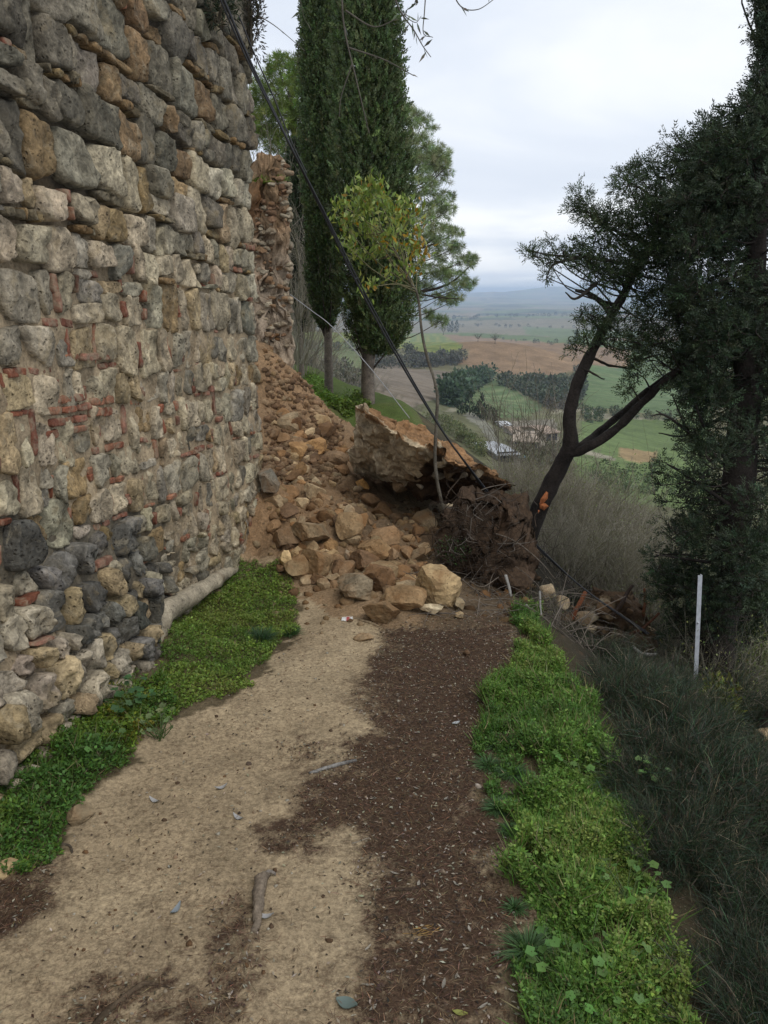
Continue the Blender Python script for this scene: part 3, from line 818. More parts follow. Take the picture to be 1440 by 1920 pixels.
while v < V1 - 0.05:
    midv = v + 0.1
    hrow = g.uniform(0.15, 0.235) if midv < 2.2 else g.uniform(0.17, 0.265)
    if midv < 0.8: hrow = g.uniform(0.105, 0.175)
    uu = -0.02 + g.normal(0, 0.01)
    wav = lambda x, kk: float(n2(np.array([x]), np.array([kk * 7.7]), 1.1, 2, 90)[0]) * 0.05
    while uu > U0 + 0.1:
        P = wp(np.array([uu]), np.array([v + hrow / 2]))
        px, py, dp = proj(P)
        big = 1.05 if (py[0] < 420) else 1.0
        wdt = min(hrow * g.uniform(0.55, 1.25) * big, 0.36)
        if g.random() < 0.12: wdt = hrow * g.uniform(.35, .6)
        ua, ub = uu - wdt, uu
        a0, b0 = v + wav(ua, row), v + wav(ub, row)
        a1, b1 = v + hrow + wav(ua, row + 1), v + hrow + wav(ub, row + 1)
        cm, vm = (ua + ub) / 2, v + hrow / 2
        bz = vzone(cm, vm)
        gap = g.uniform(0.004, 0.011)
        lump = (vm < 0.75 and cm < -2.1) or bool(pip(px[0:1], py[0:1], BLACK)[0])
        pieces = [(ua, ub, a0, b0, a1, b1)]
        if g.random() < 0.13 and not lump:           # two thinner stones one above the other
            f = g.uniform(0.35, 0.65)
            pieces = [(ua, ub, a0, b0, a0 + (a1 - a0) * f, b0 + (b1 - b0) * f), (ua, ub, a0 + (a1 - a0) * f, b0 + (b1 - b0) * f, a1, b1)]
        for (xa, xb, p0, q0, p1, q1) in pieces:
            xa2 = xa
            if g.random() < bz * 0.55 and xb - xa > 0.13:  # upright brick or chip in the joint
                tk = g.uniform(0.022, 0.05)
                nb_ = 1 if g.random() < .6 else 2
                hh = (p1 - p0) * g.uniform(.45, .95) / nb_
                for bi in range(nb_):
                    add_brick(xa + tk / 2, p0 + (p1 - p0) * g.uniform(.1, .3) + hh * (bi + .5), tk - .006, hh - .012, g.normal(0, .12))
                xa2 = xa + tk
            if g.random() < bz * 0.42 and p1 - p0 > 0.12:  # flat brick slip under the stone
                tk = g.uniform(0.022, 0.045)
                L = min(g.uniform(.06, .16), xb - xa2)
                nb_ = 1 if g.random() < .5 else 2
                for bi in range(nb_):
                    add_brick(xa2 + L * (bi + .5) if nb_ == 1 else xa2 + (xb - xa2) * (bi + .5) / 2, p0 + tk / 2, min(L, (xb - xa2) / nb_) - .008, tk - .006, g.normal(0, .08))
                p0 += tk; q0 += tk
            elif vm > 2.0 and g.random() < 0.30 and p1 - p0 > 0.12:   # small ochre pinning stones in the joint
                tk = g.uniform(0.03, 0.05); nb_ = g.integers(1, 4)
                for bi in range(nb_):
                    w_ = (xb - xa2) / nb_
                    qq = [(xa2 + w_ * bi + .006, p0 + .004), (xa2 + w_ * (bi + 1) - .006, p0 + .004), (xa2 + w_ * (bi + 1) - .008, p0 + tk), (xa2 + w_ * bi + .008, p0 + tk - .003)]
                    stones.append((qq, g.uniform(.012, .03), g.uniform(-.01, .01), 0.010, 3.0, 0.0, 'pin'))
                p0 += tk; q0 += tk
            cmx, cvx = (xa2 + xb) / 2, (p0 + p1) / 2
            if any(A < cmx < B and C < cvx < D for A, B, C, D in PANS[:2]): continue
            jt = lambda: g.normal(0, 0.016)
            q = [(xa2 + gap + jt(), p0 + gap + jt()), (xb - gap + jt(), q0 + gap + jt()), (xb - gap + jt(), q1 - gap + jt()), (xa2 + gap + jt(), p1 - gap + jt())]
            for i_ in (1, 2): q[i_] = (min(q[i_][0], -0.012 + g.normal(0, .006)), q[i_][1])
            if lump: stones.append((q, g.uniform(.015, .055), g.uniform(-.035, .03), 0.026, 3.8, 0.035, 'lump'))
            else: stones.append((q, g.uniform(.006, .018) * (1.5 if py[0] < 420 else 1), g.uniform(-.012, .012) * (1.5 if py[0] < 420 else 1), 0.016, 5.5, 0.016, 'face'))
        uu -= wdt
    v += hrow
    row += 1
# how large each piece shows in the photograph: the 300 largest of a kind are pieces of their own
def seen_size(q):
    P = wp(np.array([x for x, _ in q]), np.array([y for _, y in q]))
    px, py, _ = proj(P)
    ar = 0.5 * abs(sum(px[i] * py[(i + 1) % 4] - px[(i + 1) % 4] * py[i] for i in range(4)))
    return ar * (1.0 if -40 < px.mean() < 1480 and -40 < py.mean() < 1500 else 0.05)
def lay(items, name, mat, colour, maxn=297, n=26):
    order = sorted(range(len(items)), key=lambda i: -seen_size(items[i][0]))
    rest = MB()
    for rank, i in enumerate(order):
        it = items[i]
        gg = np.random.default_rng(1000 + i)
        cu = sum(x for x, _ in it[0]) / 4; cv = sum(y for _, y in it[0]) / 4
        col = colour(cu, cv, gg, it)
        nn = (24 if rank < 260 else 18 if rank < 600 else 12)
        if name == 'brick': V, Q, T = stone_piece(it[0], it[1], it[2], i, 16, .07, 0.005, 9.0, 0.0)
        else: V, Q, T = stone_piece(it[0], it[1], it[2], i, nn, .09, it[3], it[4], it[5])
        cc = np.tile(col, (len(V), 1)) * (1 + 0.28 * fbm(V * 13 + i, 3, 86))[:, None]
        if rank < maxn: put(name, V, [Q, T], mat, wall, cc)
        else: rest.add(V, Q, T, cc)
    if rest.n: rest.build(name + '_infill', mat, wall, kind='stuff')
def s_col(u, v, gg, it):
    if it[6] == 'pin': return np.array([(0.24, 0.17, 0.08), (0.17, 0.14, 0.09), (0.21, 0.135, 0.065)][gg.integers(0, 3)]) * gg.uniform(.7, 1.1)
    return stone_colour(u, v, gg)
def b_col(u, v, gg, it):
    return np.array([(0.25, 0.095, 0.055), (0.21, 0.085, 0.055), (0.29, 0.135, 0.08), (0.25, 0.125, 0.085)][gg.integers(0, 4)]) * gg.uniform(.7, 1.1)
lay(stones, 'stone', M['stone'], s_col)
lay(bricks, 'brick', M['brick'], b_col)

# pale render footing exposed at the wall's foot
def ribbon_lump(pts, rad, name, mat, col, parent, seed, amp=0.02):
    mb = MB(); mb.tube(spline(pts, 26), rad, 9, col, (amp, 0.07)); return mb.build(name, mat, parent)
fp = [wp(*[np.array(x) for x in (u, v_, w_)]) for u, v_, w_ in ((-2.28, -0.02, 0.10), (-2.2, 0.10, 0.06), (-2.05, 0.19, 0.045), (-1.6, 0.17, 0.04), (-1.1, 0.14, 0.03), (-0.72, 0.12, 0.02))]
ribbon_lump(fp, [0.05, 0.075, 0.07, 0.06, 0.05, 0.02], 'footing', M['mortar'], (0.36, 0.31, 0.225), wall, 1)

# ------------------------------------------------------------------ rocks
def rock_mesh(seed, sub=3, planes=11, rough=0.05, flat=(1, 1, 1)):
    bm = bmesh.new()
    bmesh.ops.create_icosphere(bm, subdivisions=sub, radius=1.0)
    V = np.array([v_.co[:] for v_ in bm.verts]); F_ = np.array([[q.index for q in f.verts] for f in bm.faces])
    bm.free()
    g_ = np.random.default_rng(seed)
    V = V * (1 + 0.18 * fbm(V * 1.1 + seed, 2, seed % 50)[:, None])
    N_ = norm(g_.normal(size=(planes, 3))); D_ = g_.uniform(0.40, 0.80, planes)
    for n_, d_ in zip(N_, D_):
        k_ = np.maximum(V @ n_ - d_, 0)
        V = V - k_[:, None] * n_ * 0.93
    V = V + norm(V) * (fbm(V * 3 + seed, 4, 7, 0.6)[:, None] * rough * 1.5 - np.abs(fbm(V * 5 + seed, 3, 8))[:, None] * rough * 1.6)
    V = V * np.asarray(flat)
    V = V / np.abs(V).max(0) * np.asarray(flat)
    return V, F_
def rotz(V, a):
    c, s = math.cos(a), math.sin(a)
    return np.stack([V[:, 0] * c - V[:, 1] * s, V[:, 0] * s + V[:, 1] * c, V[:, 2]], -1)
def roty(V, a):
    c, s = math.cos(a), math.sin(a)
    return np.stack([V[:, 0] * c - V[:, 2] * s, V[:, 1], V[:, 0] * s + V[:, 2] * c], -1)

# ------------------------------------------------------------------ broken wall end beyond the gap
pier = empty('ruined_wall', at(510, 720, 9.6), 'broken end of the next length of wall with torn brown core and grass on top', 'wall')
def hexa(corners, n, disp, seed, bulge=0.0):
    """Eight corners (bottom 0-3, top 4-7, both counter-clockwise) subdivided and roughened, with no seams."""
    c = np.asarray(corners, float)
    faces = [(0, 3, 2, 1), (4, 5, 6, 7), (0, 1, 5, 4), (1, 2, 6, 5), (2, 3, 7, 6), (3, 0, 4, 7)]
    mb = MB()
    s, t_ = np.meshgrid(np.linspace(0, 1, n), np.linspace(0, 1, n))
    s, t_ = s.ravel()[:, None], t_.ravel()[:, None]
    ctr = c.mean(0)
    for f in faces:
        a, b, d, e_ = (c[i] for i in f)
        P = a * (1 - s) * (1 - t_) + b * s * (1 - t_) + d * s * t_ + e_ * (1 - s) * t_
        mb.add(P, grid_faces(n, n))
    V = np.concatenate(mb.V); Q = np.concatenate(mb.Q)
    key = np.round(V * 4000).astype(np.int64)
    _, first, inv = np.unique(key, axis=0, return_index=True, return_inverse=True)
    V = V[first]; Q = inv.ravel()[Q]
    for amp, sc, o in disp:
        V = V + vfbm(V * sc, o, seed) * amp
    return V, Q
def pier_box(x0, x1, y0, y1, z0, z1, n, seed, name, col):
    k = y1 / y0 * 1.03
    cs = [(x0, y0, z0), (x1, y0, z0), (x1 * k, y1, z0), (x0 * k, y1, z0), (x0 + .05, y0 + .08, z1), (x1 - .0, y0 + .06, z1), (x1 * k, y1, z1), (x0 * k, y1, z1)]
    V, Q = hexa(cs, n, [(0.10, 1.8, 3), (0.11, 6.0, 4), (0.06, 17, 3)], seed)
    h_ = fbm(V * 2.2, 3, 91)[:, None]
    cc = np.array(col) + h_ * np.array([0.16, 0.11, 0.07])
    lo_ = 1 - sstep(1.7, 2.5, V[:, 2:3] + 0.4 * h_)
    cc = cc + (np.array([0.36, 0.29, 0.215]) - cc) * lo_ * 0.85
    return put(name, V, Q, M['mortar'], pier, np.clip(cc, 0.03, .6))
xr = at(541, 500, 9.5)[0]
pier_box(xr - 0.40, xr - 0.04, 9.4, 12.5, -0.3, at(520, 300, 9.5)[2], 64, 3, 'wall_core', (0.25, 0.165, 0.095))
pier_box(xr - 1.0, xr - 0.27, 9.3, 12.0, -0.2, at(490, 352, 9.4)[2], 56, 5, 'wall_core', (0.22, 0.125, 0.065))
gg = np.random.default_rng(9)
prot = [rock_mesh(300 + i, 2, 9, .05, (1, .8, .75)) for i in range(6)]
pst = MB()
for i in range(330):
    px, py = gg.uniform(474, 543), gg.uniform(300, 715)
    if px < 508 and py < 372: continue
    P = at(px, py, (9.47 if px > 512 else 9.38) + gg.uniform(-.03, .05))
    r_ = gg.uniform(.02, .065)
    V, T = prot[i % 6]
    V = rotz(V, gg.uniform(0, 6)) * r_ * np.array([1.15, .8, .8]) + P
    warm = py < 480
    cc = np.array([(0.30, .24, .165), (.24, .15, .085), (.33, .28, .2), (.2, .12, .07)][gg.integers(0, 4)]) * gg.uniform(.75, 1.1)
    if i < 200: put('stone', V, T, M['slab'], pier, cc, False)
    else: pst.add(V, None, T, cc)
for i in range(6):                      # a few courses kept on its right-hand face
    P = at(543, 400 + i * 52 + 7 * (i % 2), 9.5)
    V, T = prot[i % 6]
    put('stone', V * np.array([.05, .14, .075]) + P + np.array([-.02, .15, 0]), T, M['rock'], pier, np.array([.30, .26, .19]) * gg.uniform(.7, 1.1))
pst.build('rubble_infill', M['rock'], pier, kind='stuff')

# ------------------------------------------------------------------ the landslide: fallen block, boulders, rubble
TAN, OCH, GRY, BRN, PALE = (0.43, 0.31, 0.165), (0.35, 0.21, 0.095), (0.20, 0.165, 0.115), (0.16, 0.098, 0.055), (0.50, 0.42, 0.28)
def boulder(px, py, w, h, col, label, seed, cat='rock', group=None, flat=None, tilt=0.0, sub=4, name='boulder', lift=0.30):
    """A rock whose outline is about W x H pixels round (px, py), resting on the ground below it."""
    G = hit(px, py + h * 0.42, 2, 20)
    dep = float((G - CAM) @ FWD)
    rx, rz = w * dep / FPX / 2, h * dep / FPX / 2
    V, F_ = rock_mesh(seed, sub, 12, 0.045)
    V = V * np.array([rx, (rx + rz) / 2, rz]) * 1.06
    V = roty(V, tilt)
    C_ = at(px, py, G[1] + 0.25 * rx)
    hz = float(H(C_[0:1], C_[1:2])[0])
    C_[2] = min(C_[2], hz + rz * 0.95)
    cc = np.asarray(col) * (1 + 0.25 * fbm(V * 6 + seed, 3, 92))[:, None]
    o = put(name, V + C_, F_, M['rock'], None, cc, sub < 4)
    return tag(o, label, cat, group)
B = boulder
B(820, 1094, 92, 86, TAN, 'largest pale tan boulder at the right front of the heap', 1)
B(716, 1146, 66, 50, (0.29, .2, .11), 'pointed tan boulder lying furthest out on the path', 12, tilt=.2)
B(663, 1100, 70, 62, GRY, 'rounded grey brown boulder at the middle front of the heap', 3)
B(710, 1084, 60, 58, BRN, 'dark brown earthy boulder just behind the grey one', 4)
B(754, 1124, 88, 48, (0.27, .18, .095), 'low broad brown boulder beside the largest tan one', 5)
B(587, 1054, 72, 58, (0.27, .185, .10), 'wide tan boulder with a flat top beside the grass', 6)
B(584, 1000, 72, 50, (0.33, .24, .14), 'flat tilted tan slab lying above the wide boulder', 17, tilt=-.6)
B(538, 1050, 32, 44, TAN, 'upright tan boulder by the wall corner and the grass', 8)
B(655, 992, 52, 56, (0.24, .165, .09), 'brown boulder standing in the middle of the heap', 9)
B(698, 1030, 66, 46, (0.28, .185, .095), 'slanting orange brown boulder in the centre of the heap', 10, tilt=.35)
B(810, 1142, 46, 22, PALE, 'low pale stone under the largest boulder', 11)
B(861, 1134, 20, 24, (0.33, .26, .16), 'small upright stone right of the largest boulder', 112)
B(862, 1153, 19, 15, (0.33, .26, .16), 'small low stone in front of the upright stone', 13)
B(635, 1064, 40, 36, BRN, 'dark tan stone wedged behind the grey brown boulder', 14)
B(738, 1040, 28, 30, (0.22, .15, .09), 'rounded brown stone right of the slanting boulder', 15)
B(622, 1026, 40, 26, OCH, 'ochre stone below the flat tilted slab', 16)
B(595, 832, 48, 36, OCH, 'largest reddish earth lump high on the heap beside the fallen block', 18, tilt=.2)
B(557, 846, 38, 34, OCH, 'reddish earth lump high on the heap beside the wall', 19)
B(553, 796, 34, 26, (0.22, .12, .06), 'brown earth lump at the top of the heap', 20)
B(567, 880, 34, 30, OCH, 'reddish lump half way down the heap by the wall', 21)
B(677, 910, 30, 24, (0.36, .20, .07), 'bright orange stone under the fallen block', 22)
B(580, 1087, 30, 14, (0.34, .23, .10), 'small brick shaped ochre stone at the edge of the grass', 23, sub=3)
B(664, 1058, 22, 18, PALE, 'small pale white stone between the boulders', 24, sub=3)
B(654, 1041, 22, 20, (.42, .37, .28), 'small whitish stone above the pale white one', 25, sub=3)
B(506, 908, 40, 54, (0.20, .18, .14), 'squared grey stone leaning at the wall corner', 26, tilt=.05)

gr = np.random.default_rng(21)
protos = []
for i in range(12):
    V, F_ = rock_mesh(500 + i, 3 if i < 5 else 2, 10, .05, (1, gr.uniform(.7, 1), gr.uniform(.55, .85)))
    me = make_mesh('rubble_stone', V, F_, M['rock'], np.array([(.34, .24, .13), (.25, .145, .07), (0.23, .15, .085), (0.17, .105, .06), (.40, .30, .18), (.21, .12, .058)][i % 6]), False)
    protos.append(me)
HEAP = [(505, 985), (515, 880), (510, 780), (560, 760), (620, 790), (655, 870), (700, 930), (800, 965), (830, 1010), (790, 1060), (780, 1130), (690, 1130), (620, 1110), (560, 1090), (525, 1060)]
n_r = 0
while n_r < 230:
    px, py = gr.uniform(500, 870), gr.uniform(755, 1160)
    if not pip([px], [py], HEAP)[0] or (pip([px], [py], [(640, 770), (830, 840), (820, 950), (650, 880)])[0]): continue
    G = hit(px, py, 3, 20)
    if G is None or G[1] > 11: continue
    s = float(np.clip(gr.lognormal(math.log(0.055), 0.5), 0.026, 0.15))
    ip = int(gr.integers(0, 12))
    o = bpy.data.objects.new('rubble_stone', protos[ip]); COL.objects.link(o)
    o.location = G + np.array([0, 0, s * 0.12]); o.scale = (s, s, s)
    o.rotation_euler = (gr.uniform(-.5, .5), gr.uniform(-.5, .5), gr.uniform(0, 6.28))
    tone = ('tan', 'reddish', 'brown', 'dark brown', 'pale', 'rust brown')[ip % 6]
    size = 'small' if s < .042 else 'middling' if s < .068 else 'large'
    where = 'high on the heap beside the old wall' if py < 860 and px < 600 else 'high on the heap left of the fallen block' if py < 880 else 'on the heap under the fallen block' if px > 690 and py < 1010 else 'among the boulders at the front of the heap' if py > 1030 else 'half way up the middle of the heap' if px > 600 else 'half way up the heap beside the wall corner'
    tag(o, f'{size} {tone} stone lying loose {where}', 'stone', 'loose stones on the landslide heap')
    n_r += 1
mb = MB()
small = [rock_mesh(700 + i, 1, 7, .05) for i in range(6)]
for i in range(1500):
    px, py = gr.uniform(500, 1000), gr.uniform(720, 1175)
    G = hit(px, py, 3, 20) if i < 500 else None
    if G is None:
        q = _c[gr.integers(0, len(_mound))]
        G = on_ground(q[0] + gr.normal(0, .42), q[1] + gr.normal(0, .42))
    if G[1] > 10 or G[1] < 4.4: continue
    if G[2] < -1.0: continue
    s = .007 + .045 * gr.random() ** 3
    V, T = small[i % 6]
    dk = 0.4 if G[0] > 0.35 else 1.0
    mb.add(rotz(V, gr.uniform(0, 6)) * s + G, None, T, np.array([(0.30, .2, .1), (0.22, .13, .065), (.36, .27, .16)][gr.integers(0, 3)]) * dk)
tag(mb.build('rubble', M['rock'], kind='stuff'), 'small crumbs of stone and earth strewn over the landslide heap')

mb = MB()
for i in range(1500):
    px, py = gr.uniform(496, 660), gr.uniform(665, 905)
    if py < 665 + (px - 496) * .75 - 25: continue
    G = hit(px, py, 3, 20)
    if G is None or G[1] > 10.5 or (px > 640 and py > 780): continue
    s = .012 + .05 * gr.random() ** 2.2
    V, T = small[i % 6]
    mb.add(rotz(V, gr.uniform(0, 6)) * s * np.array([1, 1, .8]) + G, None, T, np.array([(.20, .125, .07), (.15, .09, .05), (.26, .175, .10)][gr.integers(0, 3)]) * gr.uniform(.7, 1.2))
tag(mb.build('soil_clods', M['soil'], kind='stuff'), 'crumbling clods of earth on the upper part of the landslide heap')
# the great fallen piece of wall
def vv(px, py, Y): return at(px, py, Y)
slab = empty('fallen_wall_block', at(790, 960, 6.7), 'huge tilted block of fallen wall with a jagged pale face and dark overhanging underside', 'fallen masonry')
t1, t2, t3, t4 = vv(672, 768, 6.75), vv(822, 848, 5.95), vv(955, 915, 6.6), vv(760, 800, 8.2)
b1, b2, b3, b4 = vv(654, 868, 7.45), vv(792, 938, 6.95), vv(955, 972, 7.1), vv(760, 900, 8.4)
V, Q = hexa([b1, b2, b3, b4, t1, t2, t3, t4], 90, [(0.12, 1.9, 3), (0.075, 5.5, 4), (0.045, 14, 3)], 8)
# face the viewer: each point takes the colour of the side it lies on
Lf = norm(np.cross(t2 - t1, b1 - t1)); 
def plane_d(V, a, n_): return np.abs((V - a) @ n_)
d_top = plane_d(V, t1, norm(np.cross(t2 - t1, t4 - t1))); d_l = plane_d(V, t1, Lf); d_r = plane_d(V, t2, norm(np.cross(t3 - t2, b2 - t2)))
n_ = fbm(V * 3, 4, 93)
cc = np.where((d_l < np.minimum(d_top, d_r))[:, None], np.array([0.50, 0.40, 0.265]) * (1 + .35 * n_)[:, None], np.where((d_top < d_r)[:, None], np.array([0.29, 0.165, 0.08]) * (1 + .3 * n_)[:, None], np.array([0.07, 0.043, 0.026]) * (1 + .4 * n_)[:, None]))  # right side: dark soil brown with the overhang's shade painted in
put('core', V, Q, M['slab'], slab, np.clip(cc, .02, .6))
gs = np.random.default_rng(31)
for i in range(30):
    side = i % 3
    a, b = gs.uniform(.06, .94, 2)
    if side < 2: P = (t1 * (1 - a) + t2 * a) * (1 - b) + (b1 * (1 - a) + b2 * a) * b; nn_ = Lf
    else: P = (t2 * (1 - a) + t3 * a) * (1 - b) + (b2 * (1 - a) + b3 * a) * b; nn_ = norm(np.cross(t3 - t2, b2 - t2))
    if nn_ @ (CAM - P) < 0: nn_ = -nn_
    V, T = rock_mesh(800 + i % 12, 2, 10, .06, (1, .8, .7))
    s = gs.uniform(.04, .10) * (1 if side < 2 else .7)
    V = rotz(roty(V, gs.uniform(-.6, .6)), gs.uniform(0, 6)) * s + P - nn_ * 0.02
    put('stone', V, T, M['slab'], slab, smooth=False, cols=np.array([(0.40, .31, .19), (.33, .22, .12), (.44, .36, .25)][gs.integers(0, 3)]) * gs.uniform(.8, 1.1) * (1 if side < 2 else .5))  # stones on the overhung right side darkened to match its painted shade

# dark mass of earth and roots on the right of the block
rm = empty('root_mass', at(900, 1110, 5.7), 'dark mound of torn up earth bristling with roots and dead twigs', 'roots')
V, F_ = rock_mesh(61, 5, 1, .16)
ctr = at(905, 1008, 5.72)
V = V * np.array([.36, .30, .40]) + ctr
V = V + vfbm(V * 3.5, 4, 14) * 0.16 + vfbm(V * 13, 4, 15) * .09
put('earth', V, F_, M['soil'], rm, np.array([0.075, 0.05, 0.033]) * (1 + .5 * fbm(V * 5, 3, 16))[:, None])
V, F_ = rock_mesh(62, 4, 1, .16)
V = V * np.array([.22, .22, .19]) + at(948, 1085, 5.6)
V = V + vfbm(V * 4, 4, 17) * 0.08 + vfbm(V * 14, 3, 15) * .035
put('earth', V, F_, M['soil'], rm, np.array([0.08, 0.053, 0.034]))
V, F_ = rock_mesh(64, 4, 1, .16)
V = V * np.array([.20, .24, .24]) + at(952, 990, 6.0)
V = V + vfbm(V * 4, 4, 27) * 0.12 + vfbm(V * 13, 4, 15) * .07
put('earth', V, F_, M['soil'], rm, np.array([0.10, 0.066, 0.042]))
mb = MB()
gq = np.random.default_rng(41)
for i in range(420):
    px, py = gq.normal(885, 46), gq.normal(1025, 52)
    if px < 800 or px > 1010: continue
    P0 = at(px, py, gq.uniform(5.28, 5.55))
    d = rdir(1, 0.1, gq)[0] * gq.uniform(.06, .22)
    P2 = P0 + d + gq.normal(0, .03, 3); P1 = (P0 + P2) / 2 + gq.normal(0, .04, 3)
    k_ = gq.random()
    mb.tube(spline([P0, P1, P2], 6), [gq.uniform(.0015, .0045), .001], 4, np.array([(0.035, .024, .016), (.07, .052, .038), (.14, .12, .10)][0 if k_ < .6 else 1 if k_ < .9 else 2]), cap=False)
mb.build('rootlets', M['twig'], rm, kind='stuff')
def pix_path(pts): return np.array([at(*q) for q in pts])
for pts, r in (([(838, 1005, 5.9), (900, 996, 5.6), (960, 1012, 5.5), (1010, 1050, 5.5), (1040, 1085, 5.6)], .006), ([(920, 970, 5.8), (905, 1010, 5.55), (892, 1060, 5.5), (868, 1086, 5.4)], .005), ([(850, 962, 6.0), (900, 920, 5.9), (960, 905, 6.1)], .005),
               ([(880, 968, 5.8), (925, 968, 5.7), (955, 985, 5.7)], .005), ([(830, 1060, 5.6), (850, 1020, 5.5), (862, 1000, 5.6)], .004), ([(880, 1090, 5.3), (905, 1100, 5.2), (935, 1082, 5.3)], .005), ([(865, 1085, 5.2), (890, 1105, 5.1), (916, 1122, 5.1)], .004)):
    m_b = MB(); m_b.tube(spline(pix_path(pts), 16), [r, r * .6], 5, (0.15, .125, .10)); m_b.build('root', M['twig'], rm)
# dead grey sticks standing at the end of the path
for pts, r, lab in (([(948, 1078, 5.2), (953, 1096, 5.15), (958, 1118, 5.1)], .012, 'short grey broken stick standing in the dark earth at the path end'), ([(986, 1135, 4.9), (1002, 1160, 4.75), (1022, 1186, 4.6)], .013, 'pale grey fallen branch at the end of the grass verge'), ([(1012, 1108, 4.9), (1013, 1140, 4.85), (1018, 1172, 4.75)], .008, 'thin pale upright stick beside the fallen grey branch')):
    m_b = MB(); P = spline(pix_path(pts), 10); m_b.tube(P, [r, r * .7], 6, (0.26, .25, .23), (.004, .03))
    tag(m_b.build('dead_stick', M['twig']), lab, 'stick', 'dead grey sticks at the path end')
# long thin twigs lying about at the foot of the dark mound
mb = MB()
for i in range(110):
    G = on_ground(gq.uniform(.25, 1.1), gq.uniform(4.6, 5.6))
    d = gq.normal(0, 1, 3) * np.array([1, 1, .25]); d = d / np.linalg.norm(d) * gq.uniform(.08, .3)
    mb.tube(spline([G, G + d / 2 + [0, 0, gq.uniform(.01, .06)], G + d], 5), [.003, .0015], 4, np.array((.13, .11, .09)) * gq.uniform(.5, 1.4), cap=False)
for i in range(420):     # and caught on the slope round the torn up stump
    x_, y_ = gq.uniform(1.0, 2.5), gq.uniform(4.4, 7.2)
    G = on_ground(x_, y_)
    d = gq.normal(0, 1, 3) * np.array([1, 1, .5]); d[2] = abs(d[2]); d = d / np.linalg.norm(d) * gq.uniform(.12, .5)
    mb.tube(spline([G, G + d / 2 + [0, 0, gq.uniform(.01, .10)], G + d], 5), [.0035, .0015], 4, np.array((.13, .11, .09)) * gq.uniform(.3, 1.5), cap=False)
tag(mb.build('twig_litter', M['twig'], kind='stuff'), 'thin dead twigs scattered at the foot of the dark mound')

# lower heap of debris with snapped roots on the outer slope
low = empty('uprooted_stump', at(1160, 1190, 6.6), 'torn up earth and snapped roots lying on the slope below the path', 'roots')
V, F_ = rock_mesh(63, 4, 7, .12)
V = V * np.array([.36, .32, .30]) + at(1165, 1160, 6.3)
V = V + vfbm(V * 4, 4, 19) * 0.15 + vfbm(V * 13, 3, 15) * .07
put('earth', V, F_, M['soil'], low, np.array([0.14, 0.09, 0.052]) * (1 + .5 * fbm(V * 4, 3, 18))[:, None])
for pts, r, colr in (([(1068, 1168, 5.9), (1082, 1140, 5.9), (1098, 1110, 5.95)], .022, (.24, .085, .04)), ([(1148, 1155, 5.85), (1164, 1135, 5.9), (1172, 1118, 6.0), (1186, 1098, 6.1)], .018, (.05, .032, .022)), ([(1206, 1155, 5.95), (1210, 1125, 5.95), (1209, 1104, 5.95)], .014, (.23, .10, .055)), ([(1175, 1192, 5.8), (1205, 1178, 5.7), (1236, 1150, 5.7)], .014, (.11, .05, .03)), ([(1185, 1212, 5.7), (1205, 1226, 5.6), (1232, 1226, 5.6)], .014, (.30, .28, .25))):
    m_b = MB(); m_b.tube(spline(pix_path(pts), 9), [r, r * .75], 7, colr, (.006, .04)); m_b.build('root', M['torn'], low)
gj = np.random.default_rng(70)
for i in range(34):
    P = at(1145 + gj.normal(0, 50), 1168 + gj.normal(0, 26), 6.05 + gj.uniform(-.12, .1))
    V, F_ = rock_mesh(900 + i % 9, 2, 9, .06)
    put('clod', V * (.018 + .075 * gj.random() ** 1.8) + P, F_, M['rock'], low, np.array([(.22, .16, .095), (.36, .29, .19), (.13, .085, .05)][i % 3]), False)
for px, py, w, h, lab in ((1100, 1155, 60, 34, 'pale broken stone beside the orange snapped root below the path'), (1028, 1112, 34, 30, 'ochre stone at the brow right of the dark mound'), (1052, 1130, 34, 30, 'brown stone on the slope left of the orange snapped root'), (1110, 1178, 26, 20, 'small pale stone under the broken one on the slope'),
                          (1212, 1262, 50, 44, 'pale boulder among the dark broom below the stump'), (1245, 1275, 44, 40, 'second pale boulder among the broom nearer the post'), (1165, 1265, 24, 22, 'small ochre stone half hidden in the broom'), (1385, 1490, 60, 70, 'pale boulder low on the slope beyond the broom'), (1430, 1380, 40, 40, 'tan stone low on the slope near the right hand trunk')):
    d_ = ray(px, py); Yb = {1100: 6.0, 1028: 5.6, 1052: 5.9, 1110: 5.8, 1212: 5.2, 1245: 5.1, 1165: 5.3, 1385: 4.3, 1430: 4.8}[px]
    P = at(px, py, Yb); dep = float((P - CAM) @ FWD)
    V, F_ = rock_mesh(px, 3, 10, .05)
    V = V * np.array([w, (w + h) / 2, h]) * dep / FPX / 2
    tag(put('fallen_stone', V + P, F_, M['rock'], None, np.array((.36, .29, .19)) * (1 + .2 * fbm(V * 8, 3, 9))[:, None]), lab, 'rock', 'stones fallen down the outer slope')

